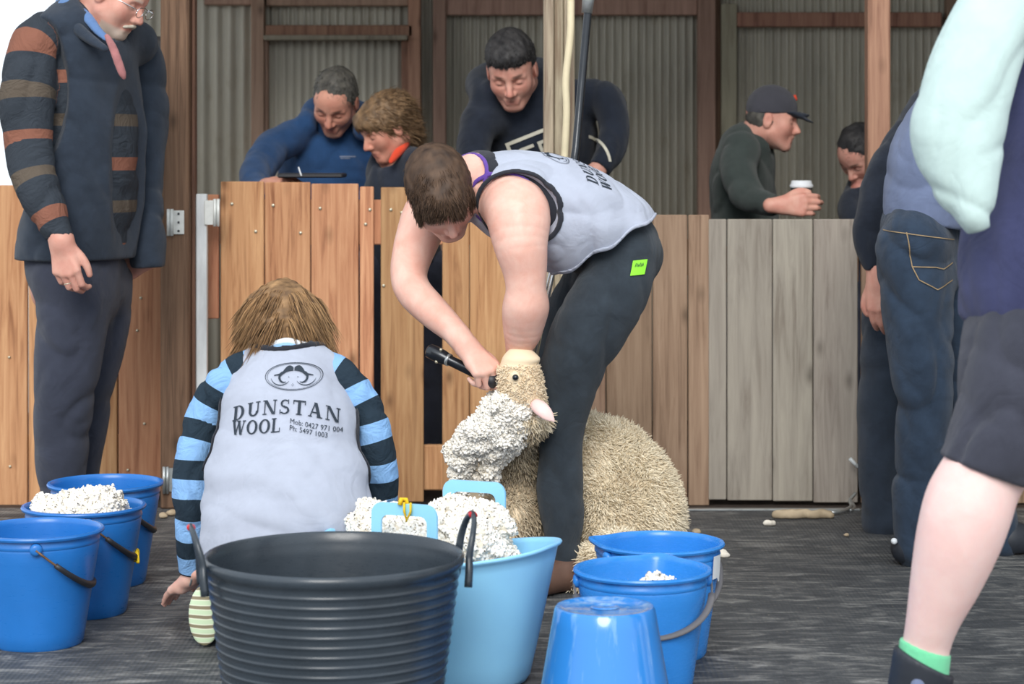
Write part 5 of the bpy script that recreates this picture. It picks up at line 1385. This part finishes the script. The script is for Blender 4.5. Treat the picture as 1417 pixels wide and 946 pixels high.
# generic standing onlooker behind the rails ------------------------------------------------
def onlooker(label, hd_, rows, mat, Lt, arms=(), legs=(), skin='skin_ruddy', hairm='hair_black', hlen=.018, hn=4500, hands=(), hood=None, h=.009, cap=False, fs=1, neck=None, hairprims=None, masks=None, fk=1.3, trous='char_trouser', upper='hoodie', hflow=None, cut=None, foldamp=.008, base=None, hK=4, hseed=3, fine=.004):
    t = thing('person', label, 'person', base if base is not None else V(rows[-1][0], rows[-1][1], 0)*V(1, 1, 0))
    pr = hd_.prims()
    nk = neck or [[*hd_.w(0, -.04, -.05), .058*hd_.s], [rows[0][0], rows[0][1], rows[0][2]+.02, .065]]
    pr += [chain(nk, .04, n=2), chain(grown(rows, 0, .75), .03, Lt, fk*.95)]
    for a in arms: pr.append(chain(grown(a, 0, .64), .03))
    for l in legs: pr.append(chain(grown(l, 0, .6), .03))
    fo = [hd_.box(fine, .12)]
    for (w_, yd, zd, sd, s_, cu) in hands:
        q, _ = hand_prims(w_, yd, zd, sd, s_, curl=(cu,)*4, wr=.026); pr += q; fo.append((V(*w_)-.11, V(*w_)+.11, .0045))
    body(t, pr, M[skin], .012, fo, masks or hd_.masks(stubble=.2))
    up = [chain(rows, .02, Lt, fk)]+[chain(a, .03) for a in arms]+(hood or [])
    for (w_, yd, zd, sd, s_, cu) in hands: up.append(plane_cut(V(*w_)+nrm(yd)*0.0, yd) if False else cone(V(*w_)+nrm(yd)*.02, V(*w_)+nrm(yd)*.16, .05, .07, .004, op='sub'))
    up.append(ell(hd_.w(0, .03, -.02), V(.080, .095, .125)*hd_.s, hd_.M, .01, 'sub'))
    if cut: up += cut
    g = cloth(up, h, mat, upper, t, (), folds(foldamp, 16, 60+fs, (1, 1, .6)))
    if legs:
        cloth([chain(grown(l, .004), .03) for l in legs]+[chain([rows[-1], [rows[-1][0], rows[-1][1], rows[-1][2]-.08, rows[-1][3]*.9]], .03, Lt, fk, n=1)], .012, M[trous], 'trousers', t, (), folds(.008, 14, 80+fs))
        for l in legs:
            c = V(*l[-1][:3])*V(1, 1, 0)
            cloth([cone(c+V(0, 0, .055), c+V(.0, -.0, .06), .05, .05, .02), cone(c+V(0, 0, .045), c+V(.02, -.14 if fs < 50 else .14, .035), .05, .04, .03), plane_cut((0, 0, -.011 if c[1] > 7.42 else .004), (0, 0, -1))], .009, M['shoe'], 'shoe', t)
    if not cap:
        hp_ = hairprims or [ell(hd_.w(0, -.020, .038), V(.080, .097, .086)*hd_.s, hd_.M, .02), ell(hd_.w(0, -.055, -.01), V(.068, .055, .06)*hd_.s, hd_.M, .02), ell(hd_.w(0, .105, -.022), V(.075, .070, .082)*hd_.s, hd_.M, .008, 'sub')]
        if not hairprims:
            for g_ in (-1, 1): hp_.append(ell(hd_.w(g_*.085, .0, -.028), V(.022, .028, .036)*hd_.s, hd_.M, .004, 'sub'))
        fl = hflow or (lambda c, nn, t_: np.tile(hd_.f*.8-hd_.u*.4, (len(c), 1)))
        hair('hair', t, hd_, hp_, M[hairm], hn, hlen, .0014, fl, seed=hseed, K=hK, lift=.55, h=.004, jit=.3, bump=.0022)
    return t, g
def legs_std(px, Y, hipz, w=.10, dx=0.): # two straight legs down to the ground
    x = P(px, 0, Y)[0]
    return [[[x+s_*w, Y, hipz, .095], [x+s_*w*1.05+dx*.4, Y, hipz*.52, .07], [x+s_*w*1.05+dx, Y, .08, .055]] for s_ in (-1, 1)]
M['blue_hoodie'] = fabric('blue_hooded_fleece', (42, 74, 116), .14)
M['dark_hoodie'] = fabric('black_hooded_sweatshirt', (34, 40, 52), .16)
M['olive'] = fabric('dark_olive_jacket', (58, 66, 64), .12)
M['dark_jacket'] = fabric('dark_blue_jacket', (44, 50, 62), .12)
M['orange_red'] = fabric('orange_red_collar', (226, 78, 50), .05)
# man in the blue hooded fleece
Yb = 8.35; bh = Head(464, 141, 8.32, (-.20, -.74, -.64), (-.02, -.64, .76), 1.04)
b_rows = [J(455, 185, 8.52, 38), J(455, 215, 8.52, 54), J(460, 260, 8.54, 58), J(462, 330, 8.55, 52), J(462, 385, 8.55, 50)]
b_al = [J(405, 190, 8.38, 26), J(376, 208, 8.30, 27), J(358, 235, 8.16, 24), J(352, 262, 7.98, 22), J(374, 262, 7.86, 17), J(388, 256, 7.80, 12)]
b_ar = [J(505, 190, 8.5, 26), J(530, 215, 8.48, 27), J(538, 255, 8.42, 24), J(505, 285, 8.2, 20), J(470, 285, 7.98, 14)]
onlooker('person in a blue hooded fleece leaning on the gate and looking down', bh, b_rows, M['blue_hoodie'], X1, (b_al, b_ar), legs_std(462, 8.45, .80), hairm='hair_grey', hands=[(P(376, 253, 7.86), (.5, -.5, .05), (0, -.3, .95), -1, 1., (.5, .6, .3))],
         hood=[chain([J(425, 170, 8.38, 18), J(435, 152, 8.48, 16), J(470, 148, 8.58, 20), J(502, 160, 8.48, 18), J(505, 180, 8.36, 16)], .03)], skin='skin_darker', fs=1, hseed=13)
bd = [o for o in bpy.data.objects if o.get('label', '').startswith('person in a blue hooded')][0]
hc = [o for o in bd.children if o.name.startswith('hoodie')][0]
hv_ = np.array([tuple(q.co) for q in hc.data.vertices])+LOC[bd.name]; hf_ = [tuple(p.vertices) for p in hc.data.polygons]
mb_ = lambda a, b_: (V(*(P(465, 219, 8.2)))*V(1, 0, 1)+V(a, 7.4, b_), V(0, 1, 0))
print_on('chest_emblem', gl_rects((0, .004, .06, .009), (.004, -.002, .04, .001)), mb_, (hv_, hf_), M['ink_soft'], hc, .01)
m = MB(); c = P(432, 241, 7.75)
m.box(c+V(-.115, -.09, -.012), c+V(.115, .12, .004), .004); bx = m.build('clipboard', M['black_grip']); tag(bx, 'black clipboard held above the gate by the person in blue fleece', 'clipboard')
m = MB(); m.tube([P(417, 243, 7.66), P(413, 231, 7.66)], .003, 6); tag(m.build('pen', M['label']), 'small pale pen standing up beside the black clipboard', 'pen')
# fair haired woman beside him
wh_ = Head(533, 177, 7.94, (-.80, -.42, -.46), (-.36, -.22, .90), .98)
w_rows = [J(552, 212, 8.02, 31), J(556, 245, 8.02, 44), J(556, 300, 8.04, 46), J(556, 390, 8.06, 47)]
w_ar = [J(575, 225, 7.92, 21), J(588, 260, 7.88, 21), J(575, 300, 7.85, 17), J(545, 300, 7.80, 12)]
wp = [ell(wh_.w(0, -.026, .036), V(.090, .104, .092), wh_.M, .02), ell(wh_.w(0, -.065, -.035), V(.064, .055, .07), wh_.M, .03), ell(wh_.w(0, .06, .05), V(.064, .045, .05), wh_.M, .02), ell(wh_.w(0, .112, -.032), V(.075, .074, .078), wh_.M, .01, 'sub')]
onlooker('fair haired person in a dark jacket with a bright orange collar, seen in profile', wh_, w_rows, M['dark_jacket'], X1, (w_ar,), legs_std(556, 8.06, .78, .09), hairm='hair_fair', hairprims=wp, hn=5000, hlen=.045,
         hflow=lambda c, nn, t_: np.tile(-wh_.f*.6-wh_.u*.6, (len(c), 1)), skin='skin_darker', masks=wh_.masks(), fs=2, upper='jacket', hseed=14, fk=1.15)
wo = [o for o in bpy.data.objects if o.get('label', '').startswith('fair haired')][0]
cloth([chain([J(566, 190, 7.96, 5), J(558, 203, 7.92, 6), J(549, 213, 7.89, 6), J(541, 223, 7.86, 4)], .01)], .005, M['orange_red'], 'collar', wo)
# man in the black hoodie with a white print
kh = Head(708, 98, 7.85, (-.10, -.84, -.52), (-.14, -.52, .84), 1.10)
k_rows = [J(735, 142, 8.08, 52), J(748, 180, 8.08, 60), J(752, 230, 8.1, 58), J(752, 300, 8.12, 52), J(752, 380, 8.12, 50)]
k_ar = [J(800, 140, 8.05, 30), J(832, 138, 8.0, 28), J(846, 160, 7.95, 25), J(848, 200, 7.88, 22), J(832, 232, 7.82, 17), J(818, 240, 7.80, 13)]
k_al = [J(690, 160, 8.0, 30), J(664, 172, 7.92, 28), J(654, 210, 7.86, 24), J(665, 240, 7.82, 20), J(690, 250, 7.8, 14)]
kp = [ell(kh.w(0, -.020, .048), V(.083, .098, .090)*kh.s, kh.M, .02), ell(kh.w(0, .035, .078), V(.066, .058, .040)*kh.s, kh.M, .02), ell(kh.w(0, -.055, -.01), V(.068, .055, .06)*kh.s, kh.M, .02), ell(kh.w(0, .105, -.024), V(.080, .074, .082)*kh.s, kh.M, .008, 'sub')]
for g_ in (-1, 1): kp.append(ell(kh.w(g_*.085, .0, -.028), V(.022, .028, .036)*kh.s, kh.M, .004, 'sub'))
_, kg = onlooker('short dark haired person in a black hoodie with a white print, behind the middle post', kh, k_rows, M['dark_hoodie'], X1, (k_ar, k_al), legs_std(752, 8.12, .82), hands=[(P(824, 236, 7.80), (-.3, -.3, -.5), (.3, -.8, .3), 1, 1.0, (.6, .8, .4))], hairprims=kp,
         hood=[chain([J(675, 132, 7.95, 22), J(668, 112, 8.08, 20), J(710, 96, 8.2, 24), J(756, 108, 8.1, 22), J(760, 135, 7.98, 20)], .03)], fs=3, fine=.0035, hn=5500, hlen=.014, hseed=15)
kv, kf = kg[1], kg[2]
def mk_(a, b_):
    o = P(752, 205, 8.0); ca_, sa_ = math.cos(.38), math.sin(.38); return V(o[0]+a*ca_-b_*sa_, 7.2, o[2]+a*sa_+b_*ca_), V(0, 1, 0)
Kp = gl_rects((-.125, .055, .105, .068), (-.125, -.10, -.112, .068), (.092, -.02, .105, .068), (-.085, -.06, -.072, .03), (-.085, -.06, -.03, -.048), (-.085, -.02, -.035, -.008), (-.085, .018, -.03, .030), (-.015, -.06, -.003, .03), (-.015, .018, .03, .03), (-.015, -.02, .025, -.008))
Kp += quadstroke(.04, -.06, .085, .04, .014)+quadstroke(.085, -.06, .04, .04, .014)
Kp += [[(.15+.06*math.cos(a), -.10+.09*math.sin(a)), (.15+.06*math.cos(a+.2), -.10+.09*math.sin(a+.2)), (.15+.05*math.cos(a+.2), -.10+.078*math.sin(a+.2)), (.15+.05*math.cos(a), -.10+.078*math.sin(a))] for a in np.arange(-.4, 1.2, .2)]
print_on('white_print', Kp, mk_, (kv, kf), M['print_white'], kg[0], .012, .004)
# man with cap and takeaway cup
ch_ = Head(1070, 166, 8.4, (.93, -.22, -.12), (.14, 0, .99), .98)
c_rows = [J(1030, 205, 8.45, 36), J(1028, 235, 8.45, 44), J(1030, 290, 8.46, 46), J(1034, 390, 8.46, 44)]
c_ar = [J(1025, 210, 8.28, 28), J(1022, 240, 8.2, 26), J(1035, 270, 8.12, 23), J(1062, 282, 8.02, 17), J(1072, 284, 7.98, 13)]
c_t, _ = onlooker('person in a dark jacket and grey cap, in profile, holding a lidded cup', ch_, c_rows, M['olive'], nrm(V(.3, 1, 0)), (c_ar,), legs_std(1034, 8.46, .80, .08), cap=True, hands=[(P(1078, 284, 7.97), (.98, -.10, .02), (-.1, -.95, .1), -1, 1.05, (.35, .8, .6))],
         hood=[chain([J(1012, 196, 8.45, 15), J(1040, 186, 8.5, 17), J(1055, 200, 8.38, 12)], .03)], fs=4, upper='jacket')
M['cap_grey'] = fabric('grey_cap', (72, 72, 80), .08)
cp_ = cloth([ell(ch_.w(0, -.012, .045), (.084, .100, .092), ch_.M, .02), plane_cut(ch_.w(0, 0, .024), -ch_.u+.12*ch_.f)], .004, M['cap_grey'], 'cap', c_t)[0]
cloth([chain([[*ch_.w(-.035, .07, .034), .03], [*ch_.w(0, .105, .028), .036], [*ch_.w(.035, .07, .034), .03]], .02, ch_.u-.25*ch_.f, .22), cone(ch_.w(0, .08, .033), ch_.w(0, .125, .018), .045, .036, .02, ch_.u-.3*-ch_.f, .16)], .004, M['dark_jacket'], 'brim', cp_)
m = MB(); cc = ch_.w(-.02, .066, .095); m.tube([cc, cc+ch_.f*.012+ch_.u*.006], [.014, .012], 10); m.build('badge', M['orange_red'], cp_, True)
hair('hair', c_t, ch_, [ell(ch_.w(0, -.030, .0), (.078, .078, .062), ch_.M, .02), ell(ch_.w(0, .085, -.02), (.10, .10, .10), ch_.M, .004, 'sub')], M['hair_grey'], 300, .010, .0014, lambda c, nn, t_: np.tile(-ch_.u, (len(c), 1)), seed=16, K=4)
cu = P(1109, 290, 8.02); CU = thing('takeaway_cup', 'dark takeaway coffee cup with a white lid held by the capped person', 'cup', cu)
m = MB(); m.lathe([(.001, .002), (.030, 0), (.031, .004), (.040, .085), (.0415, .088), (.040, .090)], cu, 32); m.build('cup', M['olive'], CU, True)
m = MB(); m.lathe([(.0425, .082), (.044, .086), (.043, .092), (.039, .096), (.037, .106), (.034, .108), (.001, .106)], cu, 32); m.build('lid', M['label'], CU, True)
# head-down person at far right, behind the brown post
rh = Head(1190, 214, 8.6, (-.55, -.45, -.70), (-.40, -.45, .80), .98)
r_rows = [J(1212, 250, 8.7, 32), J(1216, 290, 8.7, 42), J(1216, 390, 8.7, 42)]
onlooker('dark haired person with head bowed, partly behind the reddish brown post', rh, r_rows, M['dark_jacket'], X1, ([J(1190, 262, 8.62, 20), J(1178, 290, 8.55, 20), J(1185, 330, 8.4, 16)],), legs_std(1216, 8.7, .78, .08), fs=5, upper='jacket', hseed=17)
# person behind the hinged post at left
ph_ = Head(226, 100, 7.95, (.80, .30, -.52), (.5, .1, .86), 1.0)
onlooker('dark haired person in a dark jacket mostly hidden by the hinged post', ph_, [J(205, 160, 8.05, 34), J(200, 200, 8.05, 44), J(200, 300, 8.05, 44), J(200, 390, 8.05, 44)], M['dark_jacket'], X1, ([J(230, 165, 7.98, 22), J(238, 210, 7.95, 20), J(236, 260, 7.9, 18)],), legs_std(200, 8.05, .8, .08), fs=6, upper='jacket', hseed=18)
# person in black jacket, right
ah = Head(1352, 52, 6.98, (.75, .55, -.3), (.2, .1, .97), 1.0)
a_rows = [J(1325, 125, 7.0, 44), J(1315, 170, 7.0, 58), J(1300, 240, 7.0, 66), J(1285, 310, 7.0, 62), J(1275, 385, 7.0, 56)]
a_al = [J(1282, 150, 6.95, 26), J(1262, 185, 6.90, 30), J(1232, 240, 6.84, 32), J(1208, 295, 6.80, 27), J(1204, 340, 6.78, 22), J(1213, 378, 6.76, 16)]
a_lg = [[J(1252, 380, 6.95, 48), J(1240, 460, 6.95, 44), J(1228, 560, 6.95, 38), J(1222, 650, 6.95, 32), J(1222, 720, 6.95, 27)], [J(1300, 380, 7.1, 46), J(1296, 470, 7.1, 40), J(1290, 600, 7.1, 34), J(1288, 705, 7.1, 26)]]
a_t, _ = onlooker('person in a black jacket and black trousers, hand hanging beside the grey partition', ah, a_rows, M['dark_hoodie'], nrm(V(.6, .8, 0)), (a_al,), a_lg, hands=[(P(1213, 384, 6.76), (.14, -.05, -.98), (-.35, -.92, 0), 1, 1.06, (.3, .55, .35))], fs=57, upper='jacket', trous='navy', hseed=19, h=.008)
# person in grey-blue sweatshirt and jeans, right
M['greyblue'] = fabric('grey_blue_sweatshirt', (112, 124, 154), .06)
M['jeans'] = fabric('blue_denim', (46, 60, 78), .18, fold=.2)
eh = Head(1432, 42, 6.35, (.85, .1, -.5), (.45, 0, .9), 1.0)
e_rows = [J(1376, 118, 6.42, 54), J(1345, 160, 6.42, 70), J(1302, 225, 6.42, 70), J(1284, 290, 6.42, 60)]
e_lg = [[J(1262, 345, 6.34, 52), J(1268, 420, 6.34, 50), J(1276, 520, 6.34, 44), J(1276, 620, 6.36, 36), J(1272, 700, 6.38, 34), J(1270, 765, 6.38, 28)],
        [J(1300, 345, 6.56, 50), J(1318, 430, 6.56, 44), J(1345, 540, 6.56, 38), J(1372, 650, 6.56, 32), J(1385, 750, 6.56, 26)]]
e_ar = [J(1400, 130, 6.30, 32), J(1415, 190, 6.25, 32), J(1428, 260, 6.2, 26), J(1450, 300, 6.1, 20)]
e_t, _ = onlooker('person in a grey-blue sweatshirt and dark blue jeans seen from behind, right', eh, e_rows, M['greyblue'], nrm(V(.35, .9, 0)), (e_ar,), (), fs=58, upper='sweatshirt', hseed=20, h=.007,
   cut=[plane_cut(P(1275, 310, 6.42), (-.16, 0, -.98))], base=P(1290, 780, 6.42)*V(1, 1, 0), fk=1.2, foldamp=.006)
jp_ = [chain(grown(l, .003), .03) for l in e_lg]+[chain([J(1272, 318, 6.44, 54), J(1274, 370, 6.44, 58)], .03, nrm(V(.35, .9, 0)), 1.2, n=2)]
jo, jv, jf = cloth(jp_, .0065, M['jeans'], 'jeans', e_t, (), folds(.010, 15, 91, (1, 1, 1.2)))
M['stitch'] = plain('tan_stitching', (150, 128, 96), .8, .1, 40)
def mj(a, b_): return P(a, b_, 5.9)*V(1, 0, 1)*1.0+V(0, 5.5, 0)+V(P(a, b_, 6.2)[0]-P(a, b_, 5.9)[0], 0, P(a, b_, 6.2)[2]-P(a, b_, 5.9)[2]), V(0, 1, 0)
def line_poly(pts, w_):
    out = []
    for (x0, y0), (x1, y1) in zip(pts, pts[1:]):
        L_ = math.hypot(x1-x0, y1-y0); nx_, ny_ = -(y1-y0)/L_*w_/2, (x1-x0)/L_*w_/2
        out.append([(x0+nx_, y0+ny_), (x1+nx_, y1+ny_), (x1-nx_, y1-ny_), (x0-nx_, y0-ny_)])
    return out
print_on('stitched_pocket', line_poly([(1258, 322), (1262, 345), (1266, 370), (1300, 371), (1312, 374), (1330, 366)], 1.4)+line_poly([(1266, 370), (1275, 388), (1302, 402), (1328, 390)], 1.4)+line_poly([(1216, 318), (1260, 324), (1334, 334)], 1.2), mj, (jv, jf), M['stitch'], jo, 3, .004)
for l in e_lg:
    c = V(*l[-1][:3])*V(1, 1, 0)
    s_ = cloth([cone(c+V(-.03, 0, .05), c+V(.02, 0, .05), .05, .048, .02), cone(c+V(.02, 0, .045), c+V(.17, .03, .035), .05, .040, .03), plane_cut((0, 0, .004), (0, 0, -1))], .006, M['shoe'], 'shoe', e_t)[0]
    cloth([ell(c+V(-.075, -.03, .075), (.010, .010, .010))], .003, M['label'], 'heel_patch', s_)
# near person at the right edge: navy vest, mint sleeve, dark shorts
NV = thing('person', 'person at the right edge in navy vest with mint sleeve, shorts and bare calf', 'person', P(1400, 1080, 4.25)*V(1, 1, 0))
n_rows = [J(1468, 10, 4.30, 84), J(1468, 80, 4.30, 104), J(1472, 200, 4.28, 118), J(1470, 320, 4.24, 134), J(1466, 400, 4.22, 136), J(1462, 470, 4.22, 120)]
n_al = [J(1402, -25, 4.2, 56), J(1368, 40, 4.14, 58), J(1340, 110, 4.10, 61), J(1324, 175, 4.08, 64), J(1328, 225, 4.05, 52), J(1338, 270, 4.02, 36), J(1347, 302, 4.0, 20), J(1356, 320, 4.02, 12)]
n_th = [J(1448, 470, 4.18, 108), J(1424, 540, 4.16, 96), J(1394, 605, 4.14, 78), J(1362, 650, 4.13, 58)]
n_sh = [J(1360, 655, 4.13, 52), J(1343, 692, 4.13, 61), J(1328, 740, 4.14, 59), J(1311, 795, 4.16, 50), J(1293, 850, 4.18, 38), J(1282, 892, 4.2, 33), J(1276, 930, 4.2, 35)]
n_or = [J(1510, 480, 4.30, 110), J(1530, 640, 4.30, 74), J(1535, 800, 4.34, 62), J(1540, 1010, 4.34, 36)]
nh = Head(1540, -120, 4.2, (.7, .3, -.5), (.3, 0, .95), 1.05)
nb = nh.prims()+[chain([[*nh.w(0, -.04, -.05), .06], J(1490, -30, 4.3, 50)], .04, n=1), chain(grown(n_rows, 0, .8), .03, X1, 1.), chain(grown(n_al[:-2], 0, .7), .03), chain(grown(n_th, 0, .82), .03), chain(n_sh, .03), chain(n_or, .03)]
body(NV, nb, M['skin_pale'], .009, [(P(1250, 910, 4.1), P(1420, 630, 4.3), .006)], NOM, relax=2)
M['mint'] = fabric('mint_knit', (194, 216, 213), .04, fold=.1)
M['navy_violet'] = fabric('navy_quilted_vest', (62, 66, 102), .12, fold=.1)
M['shorts'] = fabric('charcoal_shorts', (64, 66, 78), .10, fold=.15)
cloth([chain(n_al, .02, n=6), plane_cut(P(1350, 322, 4.0), (.3, 0, -.95))], .006, M['mint'], 'mint_sleeve', NV, (), lambda X, Y, Z: folds(.006, 17, 101, (1, 1, .6), .001)(X, Y, Z)+.004*np.exp(-(((Z-P(0, 205, 4.05)[2])-(X-P(1378, 0, 4.05)[0])*.35)/.010)**2)*(X > P(1345, 0, 4.05)[0])+.005*np.exp(-(((Z-P(0, 285, 4.05)[2])+(X-P(1340, 0, 4.05)[0])*.5)/.009)**2))
cloth([chain(grown(n_rows, .004), .02, X1, 1.0, n=6)]+[plane_cut(P(1350, 452, 4.2), (-.58, 0, -.81))], .008, M['navy_violet'], 'navy_vest', NV, (), folds(.008, 13, 105, (1, 1, .6)))
cloth([chain(grown(n_th, .008), .02, n=6), chain([J(1510, 480, 4.30, 118), J(1524, 600, 4.30, 90), J(1528, 650, 4.3, 84)], .03), chain([J(1452, 455, 4.22, 112), J(1490, 470, 4.24, 112)], .03, n=1), plane_cut(P(1360, 651, 4.13), (-.34, 0, -.94))], .007, M['shorts'], 'shorts', NV, (), folds(.009, 18, 107, (.4, .6, 1.2)))
M['green_sock'] = fabric('green_sock', (120, 214, 164), .05)
cloth([chain([J(1281, 890, 4.2, 36), J(1276, 935, 4.2, 36)], .01, n=1), plane_cut(P(1278, 893, 4.2), (.31, 0, .95))], .005, M['green_sock'], 'sock', NV)
an = P(1279, 925, 4.2)
so_ = cloth([chain([[an[0]-.001, an[1], an[2]+.02, .060], [an[0]-.01, an[1]+.01, an[2]-.07, .062], [an[0]-.035, an[1]-.06, an[2]-.13, .050], [an[0]-.05, an[1]-.13, .045, .045]], .02), plane_cut(P(1276, 912, 4.2), (.47, .0, .88)), plane_cut((0, 0, .004), (0, 0, -1))], .005, M['shoe'], 'shoe', NV)[0]
cloth([chain([[an[0]-.022, an[1]-.050, an[2]-.02, .014], [an[0]-.026, an[1]-.065, an[2]-.06, .014]], .01, n=1)], .004, M['greyblue'], 'tongue', so_)
oc = V(*n_or[-1][:3])*V(1, 1, 0)
cloth([cone(oc+V(0, 0, .05), oc+V(-.03, -.15, .04), .055, .045, .03), cone(oc+V(0, 0, .05), oc+V(0, 0, .12), .055, .05, .03), plane_cut((0, 0, .004), (0, 0, -1))], .008, M['shoe'], 'shoe', NV)
# ---------------------------------------------------------------- camera and light
cam = bpy.data.cameras.new('camera'); co = bpy.data.objects.new('camera', cam); C.objects.link(co)
co.location = (0, 0, CH); co.rotation_euler = (PI/2, 0, 0)
cam.sensor_width = 36; cam.lens = FPX*36/1417; cam.shift_y = (HYP-473)/1417; cam.clip_start = .05; cam.clip_end = 300
bpy.context.scene.camera = co
cam.dof.use_dof = True; cam.dof.focus_distance = 5.75; cam.dof.aperture_fstop = 5.0
w = bpy.data.worlds.new('sky'); bpy.context.scene.world = w; w.use_nodes = True
bg = w.node_tree.nodes['Background']; bg.inputs[0].default_value = (.86, .93, 1.0, 1); bg.inputs[1].default_value = 1.25
sun = bpy.data.lights.new('sun', 'SUN'); sun.energy = 2.2; sun.angle = math.radians(28); sun.color = (1, .97, .92)
so = bpy.data.objects.new('sun', sun); C.objects.link(so)
dv = Vector((.08, .82, -.55)); so.rotation_euler = dv.to_track_quat('-Z', 'Y').to_euler(); so.location = (-2, -2, 4)
vs = bpy.context.scene.view_settings
vs.view_transform = 'Standard'; vs.look = 'None'; vs.gamma = 1; vs.exposure = 0.12; vs.use_curve_mapping = False
